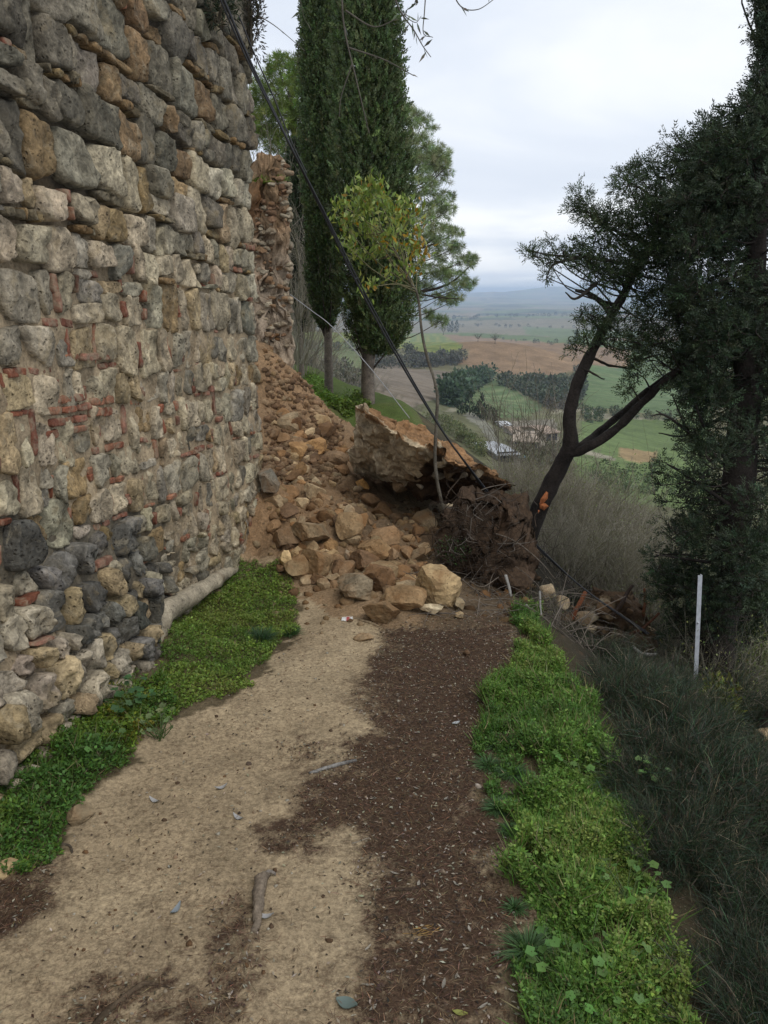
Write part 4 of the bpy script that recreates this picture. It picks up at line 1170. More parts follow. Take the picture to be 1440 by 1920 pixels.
# ------------------------------------------------------------------ trees
DENSE = [spray_template(8, s, .24, .7) for s in (1, 2, 3)]
SPRAY = [spray_template(11, s, .12, .85) for s in (1, 2, 3)]
def sprays(P, D, size, base, g, tmpl=0, amt=.28, kit=None):
    X, Y, Z = frames(D, g)
    TV, TF = (kit or SPRAY)[tmpl % 3]
    V, F_ = stamp(TV, TF, P, X, Y, Z, size)
    c = np.repeat(jitter(base, len(P), amt, .10, g), len(TV), 0)
    return V, F_, c
def cypress(px, py, Y, half, z_bot, z_top, label, seed, n=9000, trunk_r=.085, base=(0.070, 0.098, 0.036), lean=0.0, prof=None, crown_dx=0.0):
    g = np.random.default_rng(seed)
    B0 = at(px, py, Y); B0[2] = min(B0[2], float(H(B0[0:1], B0[1:2])[0]) + .05)
    o = empty('cypress_tree', B0, label, 'tree', 'tall columnar cypresses behind the heap')
    top = B0 + np.array([lean, 0, z_top - B0[2]])
    m_b = MB(); m_b.tube(spline([B0 - [0, 0, .3], B0 * .7 + top * .3, top], 24), [trunk_r * 1.25, trunk_r, trunk_r * .6, .02], 10, (0.15, .125, .10), (.012, .08)); m_b.build('trunk', M['bark'], o)
    prof = prof or [(0, .35), (.06, .7), (.14, .95), (.3, 1.0), (.6, .9), (.85, .6), (1, .05)]
    pz, pr = zip(*prof)
    h_ = g.uniform(0, 1, n) ** .9
    ang_ = g.uniform(0, 2 * PI, n)
    R_ = half * np.interp(h_, pz, pr)
    R_ = R_ * (1 + .16 * fbm(np.stack([np.cos(ang_) * 1.5, np.sin(ang_) * 1.5, h_ * (z_top - z_bot) * 1.1], -1) + seed, 3, 7) + .10 * vnoise(np.stack([np.cos(ang_) * 4, np.sin(ang_) * 4, h_ * (z_top - z_bot) * 3.5], -1), 9))
    rr_ = R_ * np.sqrt(g.uniform(.35, 1.0, n))
    out_ = g.random(n) < .10; rr_ = np.where(out_, R_ * g.uniform(1.0, 1.10, n), rr_)
    z_ = z_bot + h_ * (z_top - z_bot)
    fx = (z_ - B0[2]) / (z_top - B0[2])
    P = np.stack([B0[0] + lean * fx + crown_dx * (1.25 - 1.3 * np.clip(h_ * 1.3, 0, 1)) + rr_ * np.cos(ang_), B0[1] + rr_ * np.sin(ang_), z_], -1)
    D = np.stack([np.cos(ang_) * .55, np.sin(ang_) * .55, np.full(n, 1.0)], -1) + g.normal(0, .38, (n, 3))
    n_in = n // 3               # the older, thicker foliage inside
    P[:n_in, :2] = B0[:2] + (P[:n_in, :2] - B0[:2] - [crown_dx, 0]) * g.uniform(.1, .8, (n_in, 1)) + [crown_dx, 0]
    V, F_, c = sprays(P, D, np.where(np.arange(n) < n_in, g.uniform(.14, .22, n), g.uniform(.075, .14, n)), base, g, seed, kit=DENSE)
    put('crown', V, F_, M['conifer'], o, c, kind='stuff')
    m_b = MB()
    for i in range(26):                       # bare inner branches at the foot of the crown
        a = g.uniform(0, 2 * PI); zz = z_bot + g.uniform(-.02, .35) * half * 3
        p0 = np.array([B0[0] + lean * .2, B0[1], zz - .25]); p1 = np.array([B0[0] + crown_dx + half * .8 * math.cos(a), B0[1] + half * .8 * math.sin(a), zz + g.uniform(.2, .9)])
        m_b.tube(spline([p0, (p0 + p1) / 2 + [0, 0, -.05], p1], 6), [.018, .006], 5, (.07, .055, .045))
    m_b.build('branches', M['bark'], o, kind='stuff')
    return o
cypress(690, 757, 12.0, .55, at(700, 668, 12)[2], 6.6, 'nearest tall cypress with a thick crown low on its right side', 1, 22000, .085, crown_dx=.14, prof=[(0, .28), (.025, .55), (.06, .80), (.12, .96), (.22, 1.04), (.35, 1.0), (.6, .88), (.85, .70), (1, .25)])
cypress(617, 747, 13.4, .35, at(625, 616, 13.4)[2], 7.2, 'second cypress with a slim bare trunk left of the nearest one', 2, 17000, .062, prof=[(0, .2), (.04, .5), (.1, .72), (.2, .75), (.45, .95), (.7, .9), (.9, .8), (1, .3)], crown_dx=-.03)
cypress(566, 717, 16.0, .36, at(570, 612, 16)[2], 4.2, 'third and farthest cypress half hidden behind the broken wall end', 3, 12000, .055, base=(.036, .05, .024))

PNEED = [None]
def pine_tuft(seed, k=26):
    g = np.random.default_rng(seed)
    D = rdir(k, .55, g)
    return leaf_quads(np.zeros((k, 3)), D, rdir(k, 0, g), g.uniform(.7, 1.1, k), np.full(k, .075))
PT = [pine_tuft(s) for s in (5, 6, 7)]
def pine(root, clumps, Y, label, seed, base, limbs, tuft=.14, per=52):
    """A loose-crowned pine: limbs through (px, py, dY) points, needle tufts in clumps (px, py, radius px)."""
    g = np.random.default_rng(seed)
    G = at(*root)
    o = empty('pine_tree', G, label, 'tree', 'pines behind the cypresses')
    m_b = MB()
    m_b.tube(spline([at(*q) for q in limbs[0][0]], 20), limbs[0][1], 9, (.12, .09, .07), (.015, .1)); m_b.build('trunk', M['bark'], o)
    m_b = MB()
    Ps, Ds = [], []
    tr = spline([at(*q) for q in limbs[0][0]], 40)
    for pts, r in limbs[1:]:
        m_b.tube(spline([at(*q) for q in pts], 14), r, 6, (.075, .06, .05))
    for (px, py, rp) in clumps:
        Yc = Y + g.uniform(-1.2, 1.2)
        C_ = at(px, py, Yc); R_ = rp * Yc / FPX
        n = int(per * (rp / 22) ** 1.6) + 6
        q = rdir(n, .2, g) * (g.uniform(.15, 1, n) ** .5)[:, None] * np.array([R_ * 1.3, R_ * 1.3, R_ * .85]) + C_
        Ps.append(q); Ds.append(norm(q - C_ + np.array([0, 0, .5 * R_]) + g.normal(0, .3 * R_, (n, 3))))
        k = np.argmin(np.linalg.norm(tr - C_ - [0, 0, -.6], axis=1))
        m_b.tube(spline([tr[k], (tr[k] + C_) / 2 + [0, 0, -.12 * np.linalg.norm(tr[k] - C_)], C_], 8), [.028, .014, .006], 5, (.075, .06, .05), cap=False)
        for _ in range(4):
            e_ = q[g.integers(0, n)]
            m_b.tube([C_, (C_ + e_) / 2 + g.normal(0, .03, 3), e_], [.008, .004], 4, (.08, .065, .05), cap=False)
    m_b.build('branches', M['bark'], o, kind='stuff')
    P, D = np.concatenate(Ps), np.concatenate(Ds)
    X, Y_, Z = frames(D, g)
    TV, TF = PT[seed % 3]
    TV = TV[:, [2, 0, 1]]
    V, F_ = stamp(TV, TF, P, X, Y_, Z, g.uniform(.75, 1.25, len(P)) * tuft)
    put('crown', V, F_, M['conifer'], o, np.repeat(jitter(base, len(P), .25, .08, g), len(TV), 0), kind='stuff')
gp_ = np.random.default_rng(77)
cl = [(790, 235, 22), (775, 270, 24), (800, 285, 26), (822, 295, 20), (785, 310, 26), (815, 330, 26), (790, 350, 22), (828, 312, 16), (800, 372, 16), (835, 372, 15), (818, 400, 24), (795, 420, 28), (840, 395, 12), (825, 440, 24), (850, 440, 15), (800, 465, 26), (835, 478, 24), (858, 462, 11), (815, 510, 26), (845, 520, 20), (872, 492, 14), (883, 484, 9), (795, 545, 20), (830, 556, 18), (865, 540, 15), (880, 530, 10), (850, 565, 12), (805, 590, 10), (825, 603, 13), (770, 220, 18), (765, 205, 14)]
pine((760, 800, 20.5), cl, 20.5, 'pale green pine leaning out from behind the nearest cypress over the valley', 1, (0.19, 0.235, 0.11),
     [([(692, 800, 20.5), (694, 690, 20.5), (712, 560, 20.5), (745, 420, 20.5), (772, 240, 20.5)], [.10, .10, .09, .05]),
      ([(752, 545, 20.5), (800, 545, 20.2), (845, 530, 20), (880, 500, 19.8)], [.05, .03, .012]), ([(755, 540, 20.5), (810, 556, 20.2), (860, 560, 20)], [.04, .02, .01]), ([(755, 470, 20.5), (800, 462, 20.5), (850, 440, 20.5)], [.045, .02, .01]), ([(765, 380, 20.5), (800, 350, 20.5), (835, 315, 20.5)], [.045, .02, .01])])
cl2 = [(px, py, r) for px, py, r in [(505, 150, 24), (540, 130, 28), (575, 125, 26), (500, 190, 30), (540, 180, 34), (575, 175, 34), (495, 225, 30), (530, 225, 34), (570, 225, 36), (500, 255, 26), (540, 262, 32), (580, 265, 30), (480, 200, 22), (560, 150, 28), (520, 118, 16), (600, 150, 24), (560, 290, 24), (520, 280, 20), (470, 240, 24), (475, 165, 20)]]
pine((560, 560, 23), cl2, 23, 'bright green pine showing above the broken wall end', 2, (0.12, 0.165, 0.035), [([(575, 620, 23), (570, 480, 23), (560, 330, 23), (545, 180, 23)], [.2, .17, .12, .05])], tuft=.15, per=60)

# bare scrub between the walls and the cypresses
TWIGG = np.random.default_rng(8)
def bare_shrub_mesh(seed, n=46, sub=7, h=1.0, spread=.55, w=.006, col=(.16, .14, .115), buds=0, bud_col=(.16, .17, .06)):
    g = np.random.default_rng(seed)
    Vs, Fs, Cs = [], [], []; k = 0
    def ribbon(P, w0, w1, c):
        nonlocal k
        m = len(P); tg = np.gradient(P, axis=0)
        S = norm(np.cross(tg, g.normal(size=3)))
        wd = np.linspace(w0, w1, m)[:, None]
        V = np.stack([P - S * wd, P + S * wd], 1).reshape(-1, 3)
        i = np.arange(m - 1) * 2
        Fs.append(np.stack([i, i + 1, i + 3, i + 2], -1) + k); Vs.append(V); Cs.append(np.tile(c, (len(V), 1))); k += len(V)
    for i in range(n):
        a = g.uniform(0, 2 * PI); s = spread * math.sqrt(g.random())
        b0 = np.array([math.cos(a), math.sin(a), 0]) * .12 * g.random()
        tip = np.array([math.cos(a) * s, math.sin(a) * s, h * g.uniform(.55, 1.05) * (1 - .35 * s)])
        P = spline([b0, b0 * .5 + tip * .5 + g.normal(0, .05, 3) + [0, 0, .05], tip], 7)
        c = np.array(col) * g.uniform(.6, 1.35)
        ribbon(P, w, w * .35, c)
        for j in range(sub):
            f = g.integers(2, 7); q0 = P[min(f, 6)]
            q1 = q0 + (norm(tip - b0) + g.normal(0, .55, 3)) * g.uniform(.10, .3) * h
            R = spline([q0, (q0 + q1) / 2 + g.normal(0, .02, 3), q1], 4)
            ribbon(R, w * .4, w * .15, c * g.uniform(.8, 1.25))
            for _ in range(2):
                r1 = R[2] + (norm(q1 - q0) + g.normal(0, .6, 3)) * g.uniform(.05, .13) * h
                ribbon(np.array([R[2], (R[2] + r1) / 2 + g.normal(0, .008, 3), r1]), w * .25, w * .12, c * g.uniform(.8, 1.3))
    V = np.concatenate(Vs); F_ = np.concatenate(Fs); C_ = np.concatenate(Cs)
    if buds:
        idx = g.integers(0, len(V), buds)
        lv, lf = leaf_quads(V[idx] + g.normal(0, .02, (buds, 3)), rdir(buds, .5, g), rdir(buds, .5, g), g.uniform(.015, .03, buds) * h, .012 * h)
        C_ = np.concatenate([C_, np.repeat(jitter(bud_col, buds, .25, .1, g), 4, 0)]); F_ = np.concatenate([F_, lf + len(V)]); V = np.concatenate([V, lv])
    return V, F_, C_
def mesh_of(name, V, F_, C_, mat): return make_mesh(name, V, F_, mat, C_, False)
bare = [mesh_of('bare_shrub', *bare_shrub_mesh(90 + i, 40, 6, 1.0, .6, .0045, [(.20, .175, .14), (.16, .14, .115), (.22, .20, .165), (.17, .155, .12)][i], [0, 150, 0, 500][i], (.15, .17, .06)), M['leaf']) for i in range(4)]
def place(me, name, P, s, rz, label, cat, group, sz=1.0, tilt=0.0):
    o = bpy.data.objects.new(name, me); COL.objects.link(o)
    o.location = P; o.scale = (s, s, s * sz); o.rotation_euler = (tilt, 0, rz)
    return tag(o, label, cat, group)
gb = np.random.default_rng(12)
for px, py, Y, s in ((520, 330, 16.5, 2.6), (556, 430, 15, 2.2), (562, 520, 15, 2.2), (560, 600, 16.5, 2.0), (548, 380, 17, 2.6), (556, 560, 14.5, 1.6), (590, 640, 19, 1.8), (650, 700, 18, 1.6)):
    P = at(px, py, Y); P[2] = min(P[2], 99) - s * .7
    place(bare[gb.integers(0, 3)], 'bare_shrub', P, s, gb.uniform(0, 6), 'leafless grey scrub between the broken wall end and the dark cypresses', 'shrub', 'leafless scrub by the cypresses')
REG1 = [(930, 870), (1010, 850), (1100, 880), (1170, 960), (1215, 1010), (1230, 1130), (1100, 1130), (1000, 1090), (985, 1010), (950, 930)]
REG2 = [(690, 705), (760, 725), (820, 775), (870, 835), (930, 885), (1040, 890), (1110, 920), (1160, 970), (1000, 990), (900, 900), (800, 800), (690, 765)]
def thicket_label(px, s):
    z = 'left of the leaning trunk' if px < 990 else 'just right of the leaning trunk' if px < 1060 else 'midway between leaning trunk and dark cypress' if px < 1140 else 'beside the boughs of the dark cypress'
    return f"{'low' if s < .85 else 'tall'} leafless grey brown shrub in the thicket {z}"
TOPX, TOPY = [690, 760, 850, 930, 1000, 1100, 1170, 1240], [712, 742, 806, 856, 870, 890, 945, 1005]
def fit_height(G, s, px, py):
    dep = float((G - CAM) @ FWD)
    return min(s, (py - np.interp(px, TOPX, TOPY) + gb.uniform(-6, 14)) * dep / FPX)
nb1 = 0
while nb1 < 95:
    px, py = gb.uniform(930, 1240), gb.uniform(900, 1180)
    if not pip([px], [py - 40], REG1)[0]: continue
    Gh = hit(px, py, 7.5, 300)
    if Gh is None or Gh[1] < 8.5 or Gh[1] > 60: continue
    s = gb.uniform(.8, 1.25) * (1 + Gh[1] / 90)
    s = fit_height(Gh, s, px, py)
    if s < .35: continue
    place(bare[gb.integers(0, 4)], 'bare_shrub', Gh - [0, 0, .1], s, gb.uniform(0, 6), thicket_label(px, s), 'shrub', 'leafless shrubs on the slope below', gb.uniform(.8, 1.2)); nb1 += 1
nb2 = 0
while nb2 < 130:
    px, py = gb.uniform(680, 1170), gb.uniform(690, 1000)
    if not pip([px], [py], REG2)[0]: continue
    Gh = hit(px, py, 12, 900)
    if Gh is None or Gh[1] < 22 or Gh[1] > 330: continue
    s = gb.uniform(.8, 1.5) * (1 + Gh[1] / 220)
    s = fit_height(Gh, s, px, py)
    if s < .3: continue
    place(bare[gb.integers(0, 4)], 'bare_shrub', Gh - [0, 0, .2], s, gb.uniform(0, 6), f"distant leafless bush on the hillside {'behind the fallen block' if px < 800 else 'above the farm sheds' if px < 930 else 'behind the leaning trunk' if px < 1060 else 'right of the leaning trunk'}", 'shrub', 'distant bushes on the hillside', gb.uniform(.7, 1.1)); nb2 += 1
for _ in range(26):      # nearest scrub just behind the torn up stump
    px, py = gb.uniform(1010, 1230), gb.uniform(1090, 1150)
    P = at(px, py, gb.uniform(7.2, 9.5)); P = on_ground(P[0], P[1], -.05)
    s = gb.uniform(.7, 1.1); place(bare[gb.integers(0, 4)], 'bare_shrub', P, s, gb.uniform(0, 6), thicket_label(px, s), 'shrub', 'leafless shrubs on the slope below')
# a few taller bare saplings standing out of the thicket
for px, py, Y, hpx in ((985, 930, 14, 170), (1010, 960, 15, 190), (1060, 1000, 13, 160), (955, 860, 22, 130), (1130, 1050, 11, 170), (1180, 1080, 12, 200)):
    P = at(px, py, Y); hh = hpx * Y / FPX
    P[2] = float(H(P[0:1], P[1:2])[0]) if False else P[2] - hh * .5
    Vb, Fb, Cb = bare_shrub_mesh(px, 9, 12, 1.0, .28, .006, (.13, .11, .09))
    place(mesh_of('bare_sapling', Vb, Fb, Cb, M['leaf']), 'bare_sapling', P, hh * 1.5, gb.uniform(0, 6), 'taller bare sapling rising out of the thicket below the heap', 'tree', 'bare saplings in the thicket')

# ------------------------------------------------------------------ the leaning cypress and the big dark one on the right
def limb(o, name, pts, r, sides=10, col=(.035, .029, .025), n=22, lump=(.012, .07)):
    m_b = MB(); m_b.tube(spline(pix_path(pts), n), r, sides, col, lump); return m_b.build(name, M['bark'], o)
lean_base = at(985, 1035, 6.15)
lt = empty('leaning_cypress', lean_base, 'dark leaning conifer with a forked trunk and torn orange bark scar', 'tree')
trunk = limb(lt, 'trunk', [(972, 1050, 6.2), (990, 1010, 6.15), (1020, 935, 6.1), (1052, 872, 6.05), (1070, 832, 6.0), (1068, 780, 6.0), (1082, 720, 6.0), (1105, 668, 6.05), (1135, 610, 6.1), (1165, 560, 6.1), (1195, 500, 6.15), (1240, 430, 6.2)], [.074, .070, .066, .062, .058, .046, .044, .041, .036, .031, .025, .013], 14, n=50)
limb(lt, 'branch', [(1066, 850, 6.0), (1095, 842, 5.95), (1140, 815, 5.9), (1190, 770, 5.85), (1240, 720, 5.8), (1300, 675, 5.75), (1370, 630, 5.7)], [.038, .036, .034, .030, .026, .020, .010], 12, n=34)
limb(lt, 'branch', [(1088, 838, 6.05), (1120, 812, 6.2), (1165, 775, 6.25), (1210, 735, 6.3), (1270, 690, 6.3)], [.030, .028, .026, .022, .014], 10)
limb(lt, 'branch', [(1150, 592, 6.1), (1128, 566, 6.05), (1104, 552, 6.0), (1080, 545, 6.0)], [.026, .022, .018, .012], 8)
limb(lt, 'branch', [(1092, 690, 6.0), (1120, 705, 5.9), (1135, 709, 5.9)], [.012, .008, .004], 6)
limb(lt, 'branch', [(1105, 668, 6.05), (1140, 685, 6.0), (1190, 690, 6.0)], [.014, .01, .006], 6)
sc = MB()
gsx = np.random.default_rng(3)
def scar(pts, Y, seed):
    c = np.mean(pts, 0)
    V = [at(c[0], c[1], Y - .022)] + [at(x, y, Y + .004) for x, y in pts]
    n = len(pts)
    sc.add(V, None, [(0, 1 + i, 1 + (i + 1) % n) for i in range(n)], (.42, .15, .06))
scar([(1024, 921), (1028, 924), (1027, 935), (1018, 945), (1011, 946), (1014, 935)], 6.02, 1)
scar([(1012, 946), (1022, 943), (1029, 949), (1020, 957), (1012, 953)], 6.02, 2)
scar([(1009, 956), (1012, 957), (1010, 963), (1008, 962)], 6.02, 3)
scar([(993, 970), (998, 967), (992, 982), (989, 985)], 6.06, 4)
sc.build('bark_scar', M['torn'], lt, smooth=False)
def clump_crown(o, clumps, seed, base, per=60, size=(.05, .10), twig=(.05, .042, .035), stub=True, attach=None):
    g = np.random.default_rng(seed)
    Ps, Ds = [], []; m_b = MB()
    for (px, py, rp, Yc) in clumps:
        C_ = at(px, py, Yc); R_ = rp * (C_ - CAM) @ FWD / FPX
        n = int(per * (rp / 30) ** 1.7) + 8
        q = rdir(n, .0, g) * (g.uniform(.05, 1, n) ** .45)[:, None] * R_ * np.array([1.1, 1.2, .85])
        q = q * (1 + .5 * fbm(norm(q) * 2 + px, 2, 3))[:, None] + C_
        Ps.append(q); Ds.append(norm(q - C_ + np.array([-.15 * R_, 0, .25 * R_]) + g.normal(0, .45 * R_, (n, 3))))
        for _ in range(int(2 + rp / 11)):
            e_ = q[g.integers(0, n)]
            s_ = C_ + g.normal(0, .3 * R_, 3)
            m_b.tube(spline([s_, (s_ + e_) / 2 + g.normal(0, .12 * R_, 3), e_], 6), [.006, .0025], 4, twig, cap=False)
        if attach is not None:
            k = np.argmin(np.linalg.norm(attach - C_, axis=1))
            if np.linalg.norm(attach[k] - C_) < 1.1:
                m_b.tube(spline([attach[k], (attach[k] + C_) / 2 + g.normal(0, .05, 3), C_], 8), [.008, .005, .003], 5, twig, cap=False)
    P, D = np.concatenate(Ps), np.concatenate(Ds)
    V, F_, c = sprays(P, D, g.uniform(size[0], size[1], len(P)), base, g, seed)
    put('crown', V, F_, M['conifer'], o, c, kind='stuff')
    m_b.build('twigs', M['bark'], o, kind='stuff')
gl = np.random.default_rng(55)
lc = [(1100 + (67 * i) % 190, 395 + (31 * i) % 130, 20, 6.0) for i in range(12)] + [(1290 + 40 * i % 90, 300 + 37 * i % 260, 30, 6.0) for i in range(9)] + [(1180 + (53 * i) % 110, 350 + (41 * i) % 330, 24, 5.95) for i in range(12)] + [(1085, 365, 16, 6.0), (1078, 388, 14, 6.0), (1095, 402, 12, 6.0), (1130, 420, 16, 6.0), (1150, 400, 18, 6.0), (1175, 335, 22, 6.1), (1195, 322, 20, 6.1), (1222, 305, 12, 6.1), (1215, 345, 24, 6.1), (1240, 330, 20, 6.1), (1265, 355, 26, 6.1), (1210, 385, 28, 6.1), (1250, 400, 30, 6.1), (1170, 420, 22, 6.0), (1200, 440, 30, 6.1), (1240, 455, 32, 6.1), (1140, 455, 14, 6.0),
      (990, 472, 9, 5.9), (1003, 480, 8, 5.9), (1030, 455, 8, 5.9), (1028, 490, 12, 5.9), (1024, 520, 8, 5.9), (1050, 480, 16, 5.9), (1080, 475, 18, 5.95), (1100, 490, 22, 5.95), (1090, 455, 10, 5.95), (1130, 500, 26, 6.0), (1160, 490, 26, 6.0), (1120, 525, 20, 6.0), (1160, 525, 26, 6.0), (1195, 520, 28, 6.05), (1230, 500, 30, 6.1),
      (1095, 590, 10, 6.0), (1110, 600, 18, 5.95), (1130, 590, 20, 5.95), (1120, 625, 20, 5.95), (1095, 640, 14, 5.9), (1080, 655, 10, 5.9), (1150, 615, 18, 6.0), (1150, 650, 14, 6.0), (1180, 600, 20, 5.9), (1200, 630, 26, 5.9), (1230, 600, 26, 5.9), (1180, 660, 22, 5.85), (1215, 670, 24, 5.85), (1240, 640, 28, 5.8), (1190, 700, 18, 5.85), (1175, 735, 12, 5.85), (1210, 565, 24, 6.0), (1250, 560, 26, 6.0)]
att = np.concatenate([spline(pix_path([(1105, 668, 6.05), (1135, 610, 6.1), (1165, 560, 6.1), (1195, 500, 6.15), (1240, 430, 6.2)]), 30), spline(pix_path([(1190, 770, 5.85), (1240, 720, 5.8), (1300, 675, 5.75)]), 16)])
m_b = MB()
for pts in ([(1200, 500, 6.15), (1150, 490, 6.0), (1090, 482, 5.95), (1030, 478, 5.9), (985, 468, 5.9)], [(1220, 460, 6.2), (1170, 440, 6.1), (1120, 415, 6.0), (1078, 385, 6.0)], [(1240, 430, 6.2), (1220, 370, 6.1), (1170, 335, 6.1)], [(1090, 482, 5.95), (1040, 495, 5.9), (1024, 520, 5.9)], [(1240, 430, 6.2), (1300, 330, 6.1), (1330, 280, 6.1)], [(1120, 530, 6), (1080, 560, 5.95), (1060, 548, 5.95)]):
    m_b.tube(spline(pix_path(pts), 16), [.016, .010, .004], 6, (.05, .042, .035))
m_b.build('boughs', M['bark'], lt, kind='stuff')
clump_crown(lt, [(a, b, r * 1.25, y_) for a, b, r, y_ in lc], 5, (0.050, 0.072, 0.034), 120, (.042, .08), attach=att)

bt_base = at(1338, 1290, 5.5)
bt = empty('dark_cypress', bt_base, 'big dark cypress filling the right edge with its trunk in deep shade', 'tree')
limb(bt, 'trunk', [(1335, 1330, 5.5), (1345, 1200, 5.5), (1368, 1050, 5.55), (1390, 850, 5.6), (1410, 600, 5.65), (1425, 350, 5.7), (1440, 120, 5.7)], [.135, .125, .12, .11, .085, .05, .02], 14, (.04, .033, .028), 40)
bc = []
for i in range(330):
    py = gl.uniform(-160, 1190)
    cx = np.interp(py, [-160, 120, 350, 600, 850, 1050, 1200], [1450, 1440, 1428, 1415, 1395, 1380, 1370])
    lx = np.interp(py, [-160, 0, 110, 180, 240, 300, 380, 520, 700, 760, 860, 960, 1040, 1100, 1200], [1430, 1418, 1420, 1400, 1330, 1290, 1265, 1255, 1262, 1280, 1245, 1262, 1222, 1225, 1265])
    hw = cx - lx
    rp = min(gl.uniform(18, 44), max(14, hw * .6))
    a = gl.uniform(-1, 1.25)
    px = cx + a * (hw - rp * .6)
    dY = math.sqrt(max(0, 1 - min(1, abs(a)) ** 2)) * gl.choice([-1, 1]) * gl.uniform(.5, 1) * hw / FPX * 5.6 * .9
    bc.append((px, py, rp, 5.6 + dY))
for i in range(110):   # heavy hanging part between the two trees
    px, py = gl.uniform(1270, 1440), gl.uniform(260, 760)
    bc.append((px, py, gl.uniform(22, 38), gl.uniform(5.3, 6.2)))
bc += [(1240, 865, 12, 5.5), (1235, 885, 14, 5.5), (1238, 910, 12, 5.5), (1250, 940, 12, 5.5), (1228, 1035, 14, 5.5), (1215, 1045, 10, 5.5), (1240, 1070, 18, 5.5), (1225, 1095, 14, 5.5), (1400, 190, 20, 5.6), (1345, 235, 14, 5.7), (1360, 220, 14, 5.7), (1330, 245, 10, 5.7), (1390, 255, 18, 5.7)]
for i in range(46):   # boughs that close the gap towards the sky
    px = gl.uniform(1285, 1440); py = gl.uniform(np.interp(px, [1285, 1330, 1400, 1440], [265, 245, 195, 150]), 420)
    bc.append((px, py, gl.uniform(16, 34), gl.uniform(5.4, 6.2)))
for i in range(26): bc.append((gl.uniform(1430, 1560), gl.uniform(330, 1000), gl.uniform(24, 40), gl.uniform(5.4, 6.3)))
for i in range(40):
    bc.append((gl.uniform(1250, 1440), gl.uniform(1000, 1230), gl.uniform(20, 36), gl.uniform(5.5, 6.4)))
att2 = spline(pix_path([(1345, 1200, 5.5), (1368, 1050, 5.55), (1390, 850, 5.6), (1410, 600, 5.65), (1425, 350, 5.7), (1440, 120, 5.7)]), 40)
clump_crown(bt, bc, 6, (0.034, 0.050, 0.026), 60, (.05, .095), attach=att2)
m_b = MB()
for pts in ([(1395, 800, 5.6), (1330, 850, 5.5), (1280, 800, 5.4), (1230, 770, 5.4)], [(1395, 850, 5.6), (1320, 830, 5.5), (1250, 780, 5.4), (1220, 780, 5.4)], [(1395, 900, 5.6), (1300, 820, 5.5), (1260, 740, 5.4)], [(1390, 900, 5.6), (1320, 800, 5.4), (1290, 700, 5.4)], [(1395, 760, 5.6), (1290, 815, 5.5), (1235, 812, 5.45)], [(1385, 960, 5.55), (1300, 900, 5.4), (1250, 870, 5.4)], [(1380, 1060, 5.5), (1300, 1050, 5.4), (1230, 1040, 5.4)]):
    m_b.tube(spline(pix_path(pts), 14), [.018, .010, .004], 6, (.04, .034, .03))
m_b.build('boughs', M['bark'], bt, kind='stuff')

# ------------------------------------------------------------------ young broad-leaved sapling on the fallen block
sp = empty('sapling', at(845, 985, 5.9), 'thin bent sapling with a tuft of yellow green leaves rooted on the fallen block', 'tree')
stem = pix_path([(846, 982, 5.85), (830, 948, 5.85), (816, 870, 5.8), (820, 752, 5.8), (815, 715, 5.8), (794, 642, 5.8), (784, 559, 5.8), (766, 521, 5.8), (735, 458, 5.8), (711, 427, 5.8)])
m_b = MB(); m_b.tube(spline(stem, 50), [.014, .013, .012, .011, .009, .007, .004], 8, (.13, .115, .09), (.004, .05)); m_b.build('stem', M['bark'], sp)
gs = np.random.default_rng(64)
m_b = MB(); LP, LD, LC = [], [], []
for px, py, k in ((648, 392, 9), (640, 405, 6), (676, 368, 13), (697, 360, 16), (711, 368, 14), (662, 417, 14), (690, 430, 18), (678, 400, 14), (735, 402, 16), (752, 391, 10), (770, 398, 9), (749, 420, 15), (669, 464, 11), (655, 455, 8), (711, 469, 14), (732, 441, 16), (700, 400, 18), (720, 385, 14), (693, 528, 9), (725, 510, 8), (770, 458, 12), (782, 476, 10), (765, 500, 8), (660, 435, 10), (690, 385, 14), (710, 445, 14), (745, 465, 10), (775, 430, 9), (680, 480, 8)):
    C_ = at(715 + (px - 715) * 1.12, 435 + (py - 435) * 1.12, 5.8 + gs.uniform(-.3, .3))
    q = spline(stem, 50)
    j = q[min(49, 34 + int(gs.integers(0, 15)))]
    m_b.tube(spline([j, (j + C_) / 2 + gs.normal(0, .03, 3), C_], 6), [.004, .002], 4, (.2, .18, .1), cap=False)
    for _ in range(int(k * 3.6)):
        LP.append(C_ + gs.normal(0, .036, 3)); LD.append(norm(np.array([0, 0, .75]) + gs.normal(0, .55, 3)))
        yl = gs.random() < (.35 if px > 755 else .05)
        LC.append((.34, .20, .02) if yl else [(.24, .32, .07), (.17, .25, .055), (.33, .36, .10)][gs.integers(0, 3)])
m_b.build('twigs', M['twig'], sp, kind='stuff')
LP, LD, LC = np.array(LP), norm(np.array(LD)), np.array(LC) * gs.uniform(.7, 1.15, (len(LP), 1))
V, F_ = leaf_quads(LP, LD, rdir(len(LP), .3, gs), gs.uniform(.038, .066, len(LP)), gs.uniform(.017, .026, len(LP)), .12)
put('leaves', V, F_, M['waxy'], sp, np.repeat(LC, 4, 0), kind='stuff')

